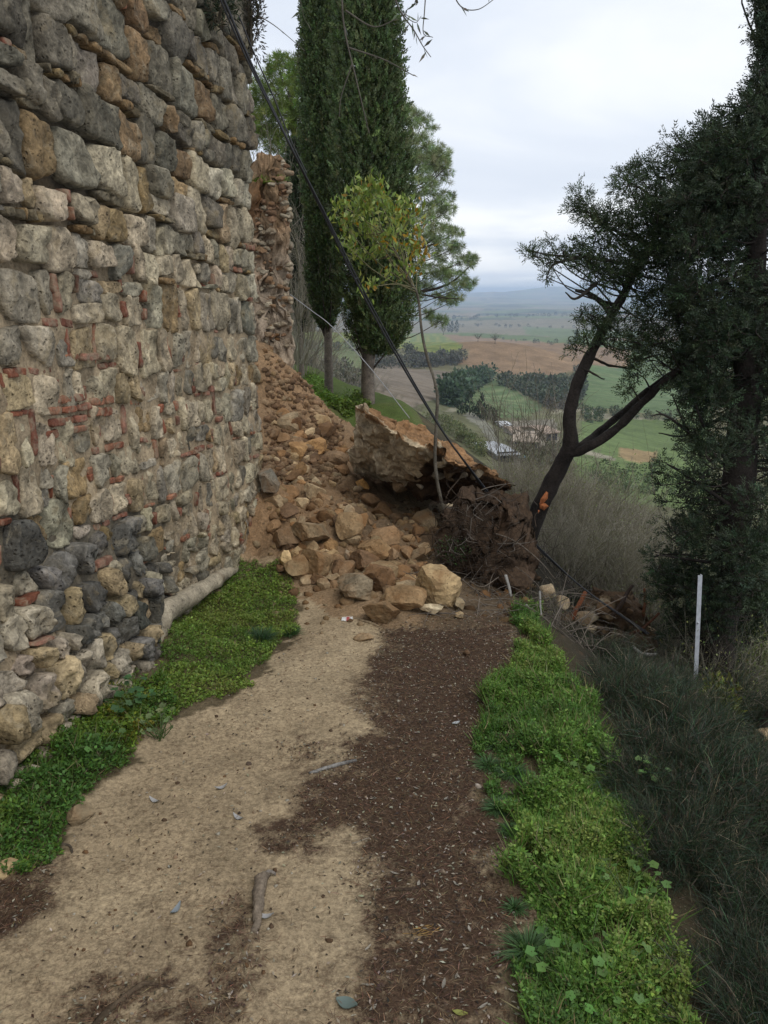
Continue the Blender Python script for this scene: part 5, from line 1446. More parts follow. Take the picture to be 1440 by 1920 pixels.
# ------------------------------------------------------------------ cables, wire and post
def cable(name, pts, r, mat, label, cat, off=0.0, twist=0.0, n=90, group=None):
    P = spline(pix_path(pts), n)
    if off:
        a = np.linspace(0, twist, n)[:, None]
        P = P + off * (np.cos(a) * np.array([1, 0, .6]) + np.sin(a) * np.array([-.4, .6, .7]))
    m_b = MB(); m_b.tube(P, r, 8, (.05, .05, .05))
    return tag(m_b.build(name, mat), label, cat, group)
CB = [(408, -20, 4.6), (470, 122, 4.75), (540, 264, 4.9), (610, 405, 5.1), (680, 546, 5.3), (760, 692, 5.5), (830, 808, 5.7), (880, 878, 5.85), (930, 944, 6.15), (975, 992, 6.36), (1030, 1047, 6.15), (1100, 1108, 5.7), (1215, 1188, 5.5)]
cable('cable', CB, .0072, M['cable'], 'thick black cable sagging from the wall top down across the landslide', 'cable', .007, 9)
cable('cable', CB, .0052, M['cable'], 'thinner dark cable wound along the thick black one', 'cable', -.0065, 9)
cable('cable', [(448, 30, 4.9), (480, 108, 4.95), (512, 180, 5.0), (545, 262, 5.0), (575, 325, 5.0)], .004, M['cable'], 'slim dark wire running above the thick cable beside the wall', 'cable')
cable('wire', [(544, 552, 9.4), (585, 583, 8.6), (622, 612, 8.0), (690, 685, 7.5), (768, 784, 7.2)], .0042, M['wire'], 'thin pale wire stretched from the ruined wall to the fallen block', 'wire')
post = empty('metal_post', at(1300, 1256, 5.0), 'slim pale grey metal post standing in the broom before the dark cypress', 'post')
pa, pb = at(1312, 1079, 5.0), at(1299, 1380, 5.02)
def plate(a, b, w, d, off, name):
    c = []
    for P in (b, a):
        for x, y in ((-w, -d), (w, -d), (w, d), (-w, d)): c.append(P + np.array([x + off[0], y + off[1], 0]))
    put(name, np.array(c), [(0, 3, 2, 1), (4, 5, 6, 7), (0, 1, 5, 4), (1, 2, 6, 5), (2, 3, 7, 6), (3, 0, 4, 7)], M['post'], post, None, False)
plate(pa, pb, .012, .003, (0, 0), 'front_flange')
plate(pa, pb, .003, .013, (.0152, .014), 'side_flange')
m_b = MB(); P_ = pa * .72 + pb * .28 + np.array([0, -.010, 0]); m_b.tube([P_ - [0, .006, 0], P_ + [0, .010, 0]], .006, 6); m_b.build('bolt', M['post'], post)

# ------------------------------------------------------------------ olive twigs hanging in from above
ol = empty('olive_branch', at(745, -60, 3.6), 'sparse olive twigs with narrow grey leaves hanging in from above', 'branch')
m_b = MB()
go = np.random.default_rng(17)
LP, LD = [], []
def twig(pts, r, leaves, mb=m_b):
    P = spline(pix_path(pts), 24); mb.tube(P, [r, r * .45], 5, (.09, .08, .065), cap=False)
    for _ in range(leaves):
        k = go.integers(6, 23); LP.append(P[k]); LD.append(norm((P[k] - P[k - 2]) + go.normal(0, .02, 3) + np.array([0, 0, -.004])))
twig([(728, -40, 3.6), (750, 20, 3.6), (775, 55, 3.6), (792, 85, 3.6), (808, 107, 3.6)], .0035, 7)
twig([(752, 25, 3.6), (778, 42, 3.6), (790, 30, 3.6)], .002, 6)
twig([(800, -40, 3.7), (796, 20, 3.7), (794, 62, 3.7), (812, 70, 3.7)], .003, 3)
twig([(840, -40, 3.7), (862, 10, 3.7), (895, 18, 3.7), (930, -4, 3.7)], .003, 4)
twig([(770, -40, 3.6), (782, 5, 3.6), (772, 8, 3.6)], .0025, 5)
twig([(640, -40, 3.7), (645, 50, 3.7), (668, 150, 3.7), (692, 250, 3.7)], .005, 2)
twig([(648, 20, 3.7), (700, 50, 3.7), (745, 35, 3.7)], .004, 3)
twig([(655, 90, 3.7), (720, 112, 3.7), (776, 142, 3.7)], .004, 3)
twig([(660, 120, 3.7), (640, 180, 3.7), (636, 220, 3.7)], .003, 0)
twig([(558, -30, 3.8), (566, 15, 3.8), (572, 38, 3.8)], .002, 4)
twig([(486, 30, 4.6), (520, 52, 4.6), (572, 96, 4.6)], .003, 2)
m_b.build('twigs', M['twig'], ol, kind='stuff')
LP, LD = np.array(LP), np.array(LD)
V, F_ = leaf_quads(LP, LD, rdir(len(LP), .2, go), go.uniform(.035, .06, len(LP)), go.uniform(.008, .012, len(LP)), .05)
put('leaves', V, F_, M['leaf'], ol, np.repeat(jitter((.10, .115, .08), len(LP)), 4, 0), kind='stuff')

# ------------------------------------------------------------------ plants growing out of the wall
def tuft_geo(C_, n, L, w, col, g, spread=1.0, up=.8, droop=.35, axis=(0, 0, 1)):
    """Blades of grass fanning out of one point, each bent over in three pieces."""
    C_ = np.asarray(C_, float)
    a = g.uniform(0, 2 * PI, n); s = spread * np.sqrt(g.random(n))
    D = norm(np.stack([np.cos(a) * s, np.sin(a) * s, np.full(n, up)], -1) + np.asarray(axis) * .2)
    ln = (L * g.uniform(.55, 1.1, n))[:, None]
    base = C_ + np.stack([np.cos(a) * s, np.sin(a) * s, np.zeros(n)], -1) * L * .22 * g.random((n, 1))
    S = norm(np.cross(D, np.array([0, 0, 1.0]) + g.normal(0, .4, (n, 3))))
    V = []
    for t_, wf in ((0, 1), (.4, .9), (.75, .6), (1.0, .08)):
        P = base + D * ln * t_ + np.array([0, 0, -1.0]) * ln * droop * t_ * t_
        V += [P - S * w * wf, P + S * w * wf]
    V = np.stack(V, 1).reshape(-1, 3)
    f = np.array([(0, 1, 3, 2), (2, 3, 5, 4), (4, 5, 7, 6)])
    F_ = (f[None] + (np.arange(n) * 8)[:, None, None]).reshape(-1, 4)
    return V, F_, np.repeat(jitter(col, n, .25, .08, g), 8, 0)
gt = np.random.default_rng(29)
u_, v_ = wall_uv_of_pixel(126, 503)
V, F_, c = tuft_geo(wp(np.array(u_), np.array(v_), np.array(.03)), 90, .10, .0012, (.075, .06, .045), gt, 1.4, .2, .3, WN * 3)
tag(put('dry_tuft', V, F_, M['leaf'], None, c), 'small dry grass tuft growing from a joint of the stone wall', 'plant')
def leafy_lump(name, C_, R_, n, size, col, label, cat, g, mat='leaf', stems=True, kind=None, aspect=(.5, .5)):
    C_ = np.asarray(C_, float); R_ = np.asarray(R_, float)
    o = empty(name, C_ - [0, 0, R_[2] * .8], label, cat)
    q = rdir(n, .1, g) * (g.uniform(.1, 1, n) ** .5)[:, None]
    q = q * (1 + .4 * fbm(q * 2.2 + C_, 2, 4))[:, None] * R_ + C_
    D = norm(q - C_ + np.array([0, 0, .4 * R_[2]]) + g.normal(0, .5, (n, 3)) * R_.mean())
    L = g.uniform(.7, 1.2, n) * size
    V, F_ = leaf_quads(q, D, rdir(n, .6, g), L, L * aspect[0], .12)
    put('leaves', V, F_, M[mat], o, np.repeat(jitter(col, n, .28, .10, g), 4, 0), kind='stuff')
    if stems:
        mb = MB()
        for _ in range(14):
            e_ = q[g.integers(0, n)]; b0 = C_ - [0, 0, R_[2] * .8]
            mb.tube(spline([b0, (b0 + e_) / 2 + g.normal(0, .15, 3) * R_, e_], 6), [.006, .002], 4, (.10, .085, .06), cap=False)
        mb.build('stems', M['twig'], o, kind='stuff')
    return o
u_, v_ = wall_uv_of_pixel(378, 8)
leafy_lump('wall_shrub', wp(np.array(u_), np.array(v_), np.array(.10)), (.13, .13, .13), 700, .05, (.028, .038, .02), 'dark needle leaved plant hanging from the upper wall by the cable', 'plant', gt, aspect=(.18, .2))
u_, v_ = wall_uv_of_pixel(447, 15)
leafy_lump('wall_creeper', wp(np.array(u_), np.array(v_), np.array(.08)), (.10, .16, .30), 1500, .035, (.05, .045, .035), 'dead brown creeper matted over the top corner of the stone wall', 'plant', gt, aspect=(.3, .2))
P = at(490, 345, 9.5)
V, F_, c = tuft_geo(P, 260, .16, .004, (.16, .24, .04), gt, 2.0, .5, .3)
V2, F2, c2 = tuft_geo(P + [.16, .1, .03], 160, .18, .004, (.18, .25, .05), gt, 1.6, .6, .3)
tag(put('grass_tuft', np.concatenate([V, V2]), np.concatenate([F_, F2 + len(V)]), M['leaf'], None, np.concatenate([c, c2])), 'bright grass growing on the ledge of the ruined wall', 'grass')

# ------------------------------------------------------------------ verges: ground-covering weeds
gv_ = np.random.default_rng(91)
def in_poly_points(poly, n, g, x0, x1, y0, y1, warp=26):
    out = []; have = 0
    while have < n:
        x, y = g.uniform(x0, x1, n), g.uniform(y0, y1, n)
        z = H(x, y); P = np.stack([x, y, z], -1)
        px, py, dep = proj(P)
        wx = n2(x, y, 7, 3, 101) * warp * 5 / np.maximum(dep, .6); wy = n2(x, y, 7, 3, 102) * warp * 3 / np.maximum(dep, .6)
        m = pip(px + wx, py + wy, poly)
        out.append(P[m]); have += m.sum()
    return np.concatenate(out)[:n]
def weeds(poly, n, bounds, hmax, cols, name, label, seed, size=(.009, .02), gaps=0.0):
    g = np.random.default_rng(seed)
    P = in_poly_points(poly, n, g, *bounds)
    hh = np.clip(.5 + 1.5 * n2(P[:, 0], P[:, 1], 7, 4, seed + 1), .05, 1.5) * hmax
    keep = n2(P[:, 0], P[:, 1], 6, 3, seed + 2) > gaps - .5
    P, hh = P[keep], hh[keep]; n = len(P)
    P = P + np.stack([g.normal(0, .006, n), g.normal(0, .006, n), hh * g.uniform(.05, 1, n) ** .7], -1)
    D = norm(np.stack([g.normal(0, 1, n), g.normal(0, 1, n), g.uniform(-.1, .9, n)], -1))
    N_ = norm(g.normal(0, .45, (n, 3)) + [0, 0, 1])
    patch = n2(P[:, 0], P[:, 1], 2.6, 3, seed + 3) + g.normal(0, .12, n)
    sel = np.digitize(patch, [-.16, .12, .30])
    c = np.array(cols)[np.minimum(sel, len(cols) - 1)] * np.exp(g.normal(0, .22, (n, 1))) * np.exp(g.normal(0, .07, (n, 3)))
    L = g.uniform(*size, n) * np.where(sel == 2, 1.35, 1.0)
    V, F_ = leaf_quads(P, D, N_, L, L * g.uniform(.28, .75, n), .10)
    # thin upright stems and blades among them
    k = n // 6; i = g.integers(0, n, k)
    B0 = P[i] * 1.0; B0[:, 2] -= hh[i] * .5
    V2, F2 = leaf_quads(B0, norm(np.stack([g.normal(0, .5, k), g.normal(0, .5, k), np.ones(k)], -1)), rdir(k, 0, g), hh[i] * g.uniform(.6, 1.3, k) + .01, np.full(k, .0035))
    V = np.concatenate([V, V2]); F_ = np.concatenate([F_, F2 + 4 * n])
    dry = (g.random(k) < .16)[:, None]
    cc = np.concatenate([np.repeat(np.clip(c, .003, .6), 4, 0), np.repeat(np.where(dry, jitter((.26, .21, .12), k, .25, .05, g), jitter(cols[1], k, .25, .1, g)), 4, 0)])
    return tag(put(name, V, F_, M['leaf'], None, cc, kind='stuff'), label)
GRN = [(.065, .135, .028), (.105, .20, .038), (.14, .235, .045), (.175, .235, .05)]
GRASS_R2 = GRASS_R[:2] + [(1022, 1200), (1085, 1300), (1132, 1430), (1172, 1560), (1232, 1700), (1320, 1950), (985, 1980)] + GRASS_R[9:]
weeds(GRASS_R2, 135000, (.35, 1.5, 1.4, 5.6), .10, GRN, 'weeds_by_the_drop', 'thick bright green weeds along the outer edge of the path', 3, (.006, .017), .14)
GL1 = [(335, 1085), (420, 1050), (520, 1060), (560, 1130), (565, 1190), (520, 1215), (480, 1270), (395, 1320), (330, 1340), (290, 1290), (315, 1190)]
GL2 = [(300, 1270), (330, 1340), (240, 1440), (140, 1500), (120, 1600), (60, 1640), (-300, 1700), (-300, 1420), (0, 1390), (170, 1290)]
weeds(GL1, 36000, (-1.6, -.3, 3.2, 6.4), .055, [(.085, .145, .024), (.115, .185, .03), (.15, .215, .036), (.15, .19, .036)], 'grass_by_the_wall', 'low bright green turf sloping up to the foot of the wall', 13, (.009, .018), -.5)
weeds(GL2, 34000, (-2.2, -.6, 2.0, 4.4), .075, [(.06, .13, .024), (.09, .155, .024), (.12, .175, .022), (.21, .185, .024)], 'weeds_by_the_wall', 'mixed dark green and yellowish weeds at the foot of the near wall', 23, (.010, .022), -.05)
weeds([(552, 690), (600, 715), (620, 745), (660, 765), (600, 765), (556, 722)], 5000, (-2.6, 0, 10.5, 17), .12, [(.10, .19, .025), (.13, .22, .03), (.11, .18, .03)], 'terrace_grass', 'bright grass on the terrace between the cypress trunks', 33, (.03, .06), -.5)
weeds([(620, 765), (640, 752), (690, 755), (700, 770), (650, 785)], 2500, (-1.2, .3, 8.5, 12.5), .14, [(.11, .18, .03), (.14, .2, .035), (.1, .15, .03)], 'brow_grass', 'leafy growth on the brow behind the fallen block', 43, (.03, .05), -.5)
def tuft_thing(px, py, n, L, col, label, w=.0016, group=None, spread=1.0, droop=.4):
    G = hit(px, py, 1, 20)
    V, F_, c = tuft_geo(G, n, L, w, col, gt, spread, .75, droop)
    return tag(put('grass_tuft', V, F_, M['leaf'], None, c), label, 'grass', group)
tuft_thing(488, 1205, 320, .17, (.04, .085, .035), 'dark spiky grass tuft in the turf at the edge of the sand')
tuft_thing(545, 1190, 240, .10, (.05, .10, .03), 'low dark grass tuft beside the spiky one', spread=1.5)
tg = 'fine grass tufts along the needle covered edge'
for px, py, n, L, lab in ((945, 1312, 420, .10, 'fine grass tuft furthest along the needle covered edge'), (935, 1335, 300, .08, 'low fine grass tuft just before the furthest one'), (940, 1400, 380, .09, 'round fine grass tuft third along the needle covered edge'), (915, 1440, 260, .10, 'straggling grass tuft reaching out over the needles'), (965, 1455, 420, .10, 'wide fine grass tuft merging into the green verge'),
                         (935, 1520, 420, .085, 'dense rounded grass tuft beside a small pebble'), (960, 1562, 320, .07, 'small low grass tuft below the dense rounded one'), (990, 1790, 420, .12, 'long bladed grass tuft nearest the viewer in the verge'), (965, 1705, 160, .06, 'thin sparse grass sprouting on the bare needles')):
    tuft_thing(px, py, n, L, (.06, .115, .04), lab, .0014, tg, 1.3, .5)
# broad mallow leaves in the verge
def mallow(px, py, n, R_, size, label, col=(.095, .185, .042)):
    G = hit(px, py, 1, 20); g = gt
    o = empty('leafy_weed', G, label, 'plant', 'broad leaved weeds')
    VV, FF, CC = [], [], []; mb = MB()
    for i in range(n):
        a, r_ = g.uniform(0, 2 * PI), R_ * math.sqrt(g.random())
        P = G + np.array([math.cos(a) * r_, math.sin(a) * r_, g.uniform(.04, .12)])
        s = size * g.uniform(.5, 1.0); k = 20
        nz = norm(np.array([g.normal(0, .35), g.normal(0, .35), 1.0])); X = norm(np.cross(nz, rdir(1, 0, g)[0])); Y_ = np.cross(nz, X)
        t_ = np.linspace(0, 2 * PI, k, endpoint=False); rr_ = s * (1 + .13 * np.cos(5 * t_) + .05 * np.cos(10 * t_ + 1)) * (1 - .5 * np.exp(-(t_ - PI) ** 2 / .1))
        ring = P + rr_[:, None] * (np.cos(t_)[:, None] * X + np.sin(t_)[:, None] * Y_) + nz * (.12 * s * np.cos(2 * t_ + g.uniform(0, 6)))[:, None]
        b = len(VV) and sum(len(q) for q in VV)
        VV.append(np.concatenate([ring, [P - nz * s * .12]])); FF.append(np.array([(j, (j + 1) % k, k) for j in range(k)]) + b)
        CC.append(np.tile(jitter(col, 1, .2, .06, g), (k + 1, 1)))
        mb.tube(spline([G + g.normal(0, .01, 3), (G + P) / 2 + g.normal(0, .015, 3), P], 5), [.0022, .0014], 4, (.10, .15, .05), cap=False)
    put('leaves', np.concatenate(VV), np.concatenate(FF), M['leaf'], o, np.concatenate(CC), kind='stuff')
    mb.build('stalks', M['leaf'], o, kind='stuff')
mallow(1110, 1850, 40, .17, .016, 'clump of broad pale green leaves nearest the viewer in the verge')
mallow(1180, 1700, 24, .11, .017, 'broad leaved weed at the brow half way along the verge')
mallow(1215, 1480, 14, .08, .02, 'broad pale leaves leaning out over the dark broom', (.13, .22, .07))
mallow(1085, 1450, 20, .12, .017, 'broad leaved weed in the middle of the green verge')
mallow(245, 1330, 26, .13, .022, 'dark broad leaved plant at the foot of the near wall', (.05, .11, .04))
mallow(300, 1385, 18, .09, .018, 'flat grey green rosette at the edge of the sand', (.12, .16, .07))
mallow(190, 1430, 18, .10, .018, 'small leaved weed low in the dark green patch by the wall', (.06, .12, .03))

# ------------------------------------------------------------------ broom on the outer slope
def broom_mesh(seed, n=1500):
    g = np.random.default_rng(seed)
    # a tangle: a few dozen main stems, each with many wiry side shoots
    m = 60
    a = g.uniform(0, 2 * PI, m); s = np.sqrt(g.random(m)); hh = g.uniform(.35, 1.0, m) * (1 - .3 * s)
    tip = np.stack([np.cos(a) * s * .8, np.sin(a) * s * .8, hh], -1) + g.normal(0, .08, (m, 3))
    b0 = np.stack([np.cos(a) * s * .2, np.sin(a) * s * .2, 0 * a], -1)
    k = g.integers(0, m, n); f = g.uniform(.25, 1.0, n)[:, None]
    o = b0[k] * (1 - f) + tip[k] * f + g.normal(0, .03, (n, 3)); o[:, 2] += .12 * (f * (1 - f))[:, 0] * 2
    D = norm(norm(tip - b0)[k] * .8 + g.normal(0, .55, (n, 3)) + [0, 0, .15])
    L = g.uniform(.10, .34, n)[:, None]
    P1 = o + D * L * .5; P2 = o + D * L + g.normal(0, .03, (n, 3)) - [0, 0, .03]
    S = rdir(n, 0, g) * g.uniform(.0016, .0036, n)[:, None]
    V = np.stack([o - S, o + S, P1 - S * .8, P1 + S * .8, P2 - S * .3, P2 + S * .3], 1).reshape(-1, 3)
    fc = np.array([(0, 1, 3, 2), (2, 3, 5, 4)])
    F_ = (fc[None] + (np.arange(n) * 6)[:, None, None]).reshape(-1, 4)
    dead = (g.random(n) < .26)[:, None]
    c = np.where(dead, jitter((.085, .068, .046), n, .6, .06, g), jitter((.024, .042, .022), n, .5, .12, g))
    mb = MB(); mb.add(V, F_, None, np.repeat(c, 6, 0))
    for i in range(m): mb.tube(spline([b0[i], (b0[i] + tip[i]) / 2 + [0, 0, .06], tip[i]], 6), [.006, .0025], 4, np.array((.10, .085, .07)) * g.uniform(.3, 1.8), cap=False)
    return make_mesh('broom_shrub', np.concatenate(mb.V), np.concatenate(mb.Q), M['leaf'], np.concatenate(mb.C), False)
brm = [broom_mesh(s, 5200) for s in (1, 2, 3, 4)]
k_ = 0
for d_, y0, y1, n_, s0, s1 in ((.20, 1.45, 4.5, 19, .24, .36), (.42, 1.4, 4.7, 19, .32, .48), (.75, 1.5, 5.0, 18, .42, .62), (1.15, 1.9, 5.4, 18, .55, .8), (1.6, 2.0, 5.6, 14, .65, .9), (2.2, 2.4, 5.2, 9, .75, 1.0), (2.8, 2.6, 4.8, 5, .8, 1.1)):
    for y in np.linspace(y0, y1, n_):
        y = y + gt.normal(0, .12)
        i = np.interp(y, CREST[:9, 1], CREST[:9, 0])
        P = on_ground(i + d_ + gt.normal(0, .1), y, -.05)
        sz_ = gt.uniform(s0, s1)
        bx, by, bd = proj(P); lim = np.interp(bx, [1000, 1050, 1100, 1160, 1230, 1300, 1360, 1440], [1150, 1196, 1212, 1232, 1245, 1290, 1410, 1450])
        sz_ = min(sz_, (by - lim) * bd / FPX / .8)
        if sz_ < .12 or (d_ < .7 and y > 3.75) or (bx < 1065 and by < 1290): continue
        place(brm[gt.integers(0, 4)], 'broom_shrub', P, sz_, gt.uniform(0, 6), f"wiry dark broom bush {'just below the green verge' if d_ < .5 else 'a step down the slope' if d_ < 1.3 else 'far down the slope'} {'nearest the viewer' if by > 1650 else 'half way along' if by > 1400 else 'near the grey post and stump'}", 'shrub', 'broom bushes beside the verge', gt.uniform(.75, 1.0), gt.normal(0, .12)); k_ += 1
for i in range(46):      # low tangle round the stump and at the right edge of the slope
    if i < 26: P = on_ground(gt.uniform(1.02, 2.3), gt.uniform(4.7, 6.6), -.04); q = .26
    else: P = on_ground(gt.uniform(2.3, 3.6), gt.uniform(4.6, 7.5), -.04); q = .6
    bx, by, bd = proj(P)
    if bx < 1050 or bx > 1520: continue
    if i < 26 and 1075 < bx < 1230 and by < 1240: q = .12
    s_ = gt.uniform(.6, 1.2) * q
    kind2 = i % 3
    if kind2 == 0: place(brm[gt.integers(0, 4)], 'broom_shrub', P, s_, gt.uniform(0, 6), f"small dark broom tuft {'around the torn up stump' if i < 26 else 'beyond the grey post at the right edge'}", 'shrub', 'broom bushes beside the verge')
    else: place(bare[(1, 3)[kind2 - 1]], 'bare_shrub', P, s_ * 1.3, gt.uniform(0, 6), f"{'thin grey' if kind2 == 1 else 'budding pale'} twiggy bush {'around the torn up stump' if i < 26 else 'beyond the grey post at the right edge'}", 'shrub', 'twiggy bushes on the near slope')
P = at(1342, 1330, 4.85)
leafy_lump('yellow_shrub', P, (.17, .17, .22), 900, .045, (.15, .16, .035), 'yellow green leafy bush below the grey post', 'shrub', gt, 'waxy', aspect=(.35, .3))
leafy_lump('pale_shrub', at(1425, 1215, 6.4), (.3, .3, .35), 1100, .05, (.12, .15, .04), 'pale green bush at the right beyond the dark trunk', 'shrub', gt, 'leaf', aspect=(.4, .3))
leafy_lump('pale_shrub', at(1265, 1085, 9), (.42, .42, .32), 900, .07, (.15, .18, .05), 'yellowish bush beyond the hanging cypress boughs', 'shrub', gt, 'leaf', aspect=(.4, .3))
leafy_lump('green_sprig', at(850, 1032, 5.45), (.12, .08, .10), 260, .03, (.07, .12, .04), 'green sprig growing from the dark root mound', 'plant', gt, 'leaf', aspect=(.3, .3))
m_b = MB(); m_b.tube(spline(pix_path([(1385, 1500, 4.9), (1400, 1430, 4.9), (1425, 1370, 4.9), (1460, 1310, 4.9)]), 12), [.035, .03, .022], 8, (.06, .048, .04), (.006, .05))
tag(m_b.build('bent_sapling', M['bark']), 'dark leaning stem among the bushes low at the right edge', 'trunk')

# ------------------------------------------------------------------ things lying on the path
gl_ = np.random.default_rng(71)
VV = []; n_need = 32000
x, y = gl_.uniform(-1.6, 1.0, n_need * 3), gl_.uniform(1.35, 5.0, n_need * 3)
z = H(x, y); px, py, dep = proj(np.stack([x, y, z], -1))
wx, wy = px + n2(x, y, 6, 4, 41) * 60, py + n2(x, y, 6, 4, 43) * 30
m = np.zeros(len(x), bool)
for q in LIT: m |= pip(wx, wy, q)
m |= (gl_.random(len(x)) < .10) & pip(px, py, [(560, 1180), (960, 1150), (1000, 1950), (-100, 1950), (150, 1560)])
x, y, z = x[m][:n_need], y[m][:n_need], z[m][:n_need]
n = len(x); a = gl_.uniform(0, 2 * PI, n)
D = np.stack([np.cos(a), np.sin(a), gl_.normal(0, .12, n)], -1)
kind_ = gl_.random(n)
V, F_ = leaf_quads(np.stack([x, y, z + .003 + gl_.uniform(0, .004, n)], -1), norm(D), norm(np.stack([gl_.normal(0, .3, n), gl_.normal(0, .3, n), np.ones(n)], -1)), np.where(kind_ < .8, gl_.uniform(.012, .05, n), gl_.uniform(.008, .02, n)), np.where(kind_ < .8, .0014, gl_.uniform(.004, .008, n)), .05)
c = np.where((kind_ < .50)[:, None], jitter((.095, .052, .03), n, .4, .1, gl_), np.where((kind_ < .8)[:, None], jitter((.20, .135, .08), n, .35, .1, gl_), np.where((kind_ < .93)[:, None], jitter((.05, .034, .022), n, .4, .1, gl_), jitter((.30, .27, .21), n, .2, .05, gl_))))
tag(put('needle_litter', V, F_, M['leaf'], None, np.repeat(c, 4, 0), kind='stuff'), 'fallen needles, chips and leaf scraps over the brown side of the path')
# pebbles and crumbs
m_b = MB()
for i in range(900):
    x_, y_ = gl_.uniform(-1.5, .9), gl_.uniform(1.4, 4.8)
    if i % 3 == 0: x_ = gl_.uniform(-1.6, -.3)
    G = on_ground(x_, y_)
    px, py, _ = proj(G)
    if not pip([px], [py], [(560, 1180), (960, 1150), (1000, 1950), (-100, 1950), (60, 1640), (250, 1440), (480, 1280)])[0]: continue
    V, T = small[i % 6]
    m_b.add(rotz(V, gl_.uniform(0, 6)) * gl_.choice([.003, .004, .006, .009], p=[.4, .3, .2, .1]) * gl_.uniform(.7, 1.3) + G, None, T, np.array([(.33, .27, .19), (.10, .065, .04), (.42, .38, .30)][gl_.choice([0, 1, 1, 2])]))
tag(m_b.build('pebbles', M['rock'], kind='stuff'), 'tiny pebbles and earth crumbs on the sandy path')
def flat_leaf(px, py, L, wd, ang_, col, label, name='fallen_leaf', curl=.15, cat='leaf', group=None):
    G = hit(px, py, 1, 20) + np.array([0, 0, .006])
    t_ = np.linspace(0, 1, 8); w_ = np.sin(PI * np.clip(t_, .03, .97)) ** .8 * wd / 2
    X = np.array([math.cos(ang_), math.sin(ang_), 0]); Y_ = np.array([-X[1], X[0], 0])
    ctr_ = G + (t_ - .5)[:, None] * L * X + np.array([0, 0, 1]) * (curl * L * (2 * t_ - 1) ** 2 * .5)[:, None]
    V = np.stack([ctr_ - Y_ * w_[:, None] + [0, 0, .15 * wd], ctr_, ctr_ + Y_ * w_[:, None] + [0, 0, .15 * wd]], 1).reshape(-1, 3)
    i = np.arange(7) * 3
    F_ = np.concatenate([np.stack([i, i + 3, i + 4, i + 1], -1), np.stack([i + 1, i + 4, i + 5, i + 2], -1)])
    V = np.concatenate([V, V - [0, 0, .0012]]); F_ = np.concatenate([F_, F_[:, ::-1] + 24])
    return tag(put(name, V, F_, M['leaf'], None, np.asarray(col)), label, cat, group)
flat_leaf(650, 1886, .058, .036, -.35, (.13, .17, .15), 'large grey green leaf lying at the bottom of the path')
flat_leaf(862, 1903, .040, .016, -.25, (.26, .27, .07), 'yellow green pointed leaf lying at the bottom of the path')
gp2 = 'pale dry leaves on the brown needles'
LV = [(795, 1843, 1.4), (830, 1785, .2), (730, 1825, .2), (856, 1833, 1.2), (962, 1861, -.3), (700, 1893, .8), (832, 1848, 1.3), (785, 1660, 1.4), (820, 1636, .5), (867, 1600, 1.0), (855, 1660, -.9), (770, 1690, .3), (690, 1780, .9), (880, 1745, 1.7), (760, 1560, 1.5), (740, 1640, -.4), (805, 1555, 1.2), (836, 1500, .8), (700, 1500, .2), (780, 1480, -.6), (860, 1460, .9), (900, 1690, 1.2), (905, 1890, .6), (690, 1850, 0), (930, 1790, .2), (840, 1720, 1.0)]
for i, (px, py, a) in enumerate(LV):
    flat_leaf(px, py, gl_.uniform(.022, .036), gl_.uniform(.006, .010), a, np.array((.32, .29, .24)) * gl_.uniform(.6, 1.15), 'narrow pale dry olive leaf on the dark needle litter', group=gp2)
flat_leaf(855, 1358, .04, .02, .5, (.42, .44, .45), 'small silvery crumpled leaf on the far needle litter')
for px, py, a, lab in ((415, 1480, .5, 'pale curled leaf strip on the sand beside dark crumbs'), (447, 1537, -.6, 'bent white leaf strip on the sand near a dark pebble'), (330, 1710, 1.2, 'bluish grey curled leaf on the sand'), (498, 1722, .0, 'grey curled leaf beside the half buried root'), (290, 1505, -.5, 'larger pale flake of plaster on the sand')):
    flat_leaf(px, py, .05, .018, a, (.36, .35, .34) if 'bluish' not in lab else (.24, .27, .29), lab, curl=.5, group='curled scraps on the sand')
def lying(name, pts, r, col, label, cat, sides=8, lump=(.004, .03), lift=.3, group=None, mat='bark'):
    P = np.array([hit(a, b, 1, 20) for a, b in pts]); rm_ = np.max(r)
    P[:, 2] += rm_ * lift
    mb = MB(); mb.tube(spline(P, 18), r, sides, col, lump)
    return tag(mb.build(name, M[mat]), label, cat, group)
root = empty('exposed_root', hit(485, 1740, 1, 20), 'weathered grey stump of root sticking up from the sandy path', 'root')
P0 = np.array([hit(a, b, 1, 20) for a, b in ((478, 1752), (482, 1725), (486, 1690), (492, 1658), (500, 1642))]); P0[:, 2] += [-.002, .014, .022, .02, .0]
m_b = MB(); m_b.tube(spline(P0, 22), [.006, .014, .019, .022, .012], 10, (.17, .135, .10), (.009, .02)); m_b.build('stump', M['bark'], root)
P0 = np.array([hit(a, b, 1, 20) for a, b in ((494, 1652), (505, 1645), (517, 1643))]); P0[:, 2] += [.02, .022, .008]
m_b = MB(); m_b.tube(spline(P0, 8), [.008, .004], 7, (.24, .21, .18), (.003, .02)); m_b.build('side_root', M['bark'], root)
lying('twig', [(580, 1452), (620, 1440), (668, 1428)], [.006, .008, .007], (.20, .19, .175), 'straight grey stick lying where sand meets needles', 'stick', lift=.8)
lying('twig', [(690, 1458), (720, 1440), (748, 1427)], [.003, .0025], (.17, .12, .075), 'thin brown twig right of the grey stick', 'stick', 5)
lying('twig', [(660, 1582), (685, 1574), (702, 1566)], [.003, .002], (.2, .17, .13), 'thin forked pale twig in the middle of the needle litter', 'stick', 5)
lying('twig', [(720, 1668), (760, 1670), (800, 1660)], [.007, .006], (.05, .035, .025), 'dark half rotten stick on the needles', 'stick', 6)
lying('twig', [(170, 1935), (215, 1888), (262, 1850), (290, 1845)], [.010, .009, .005], (.09, .065, .042), 'long dark root running over the sand in the near corner', 'root', 7)
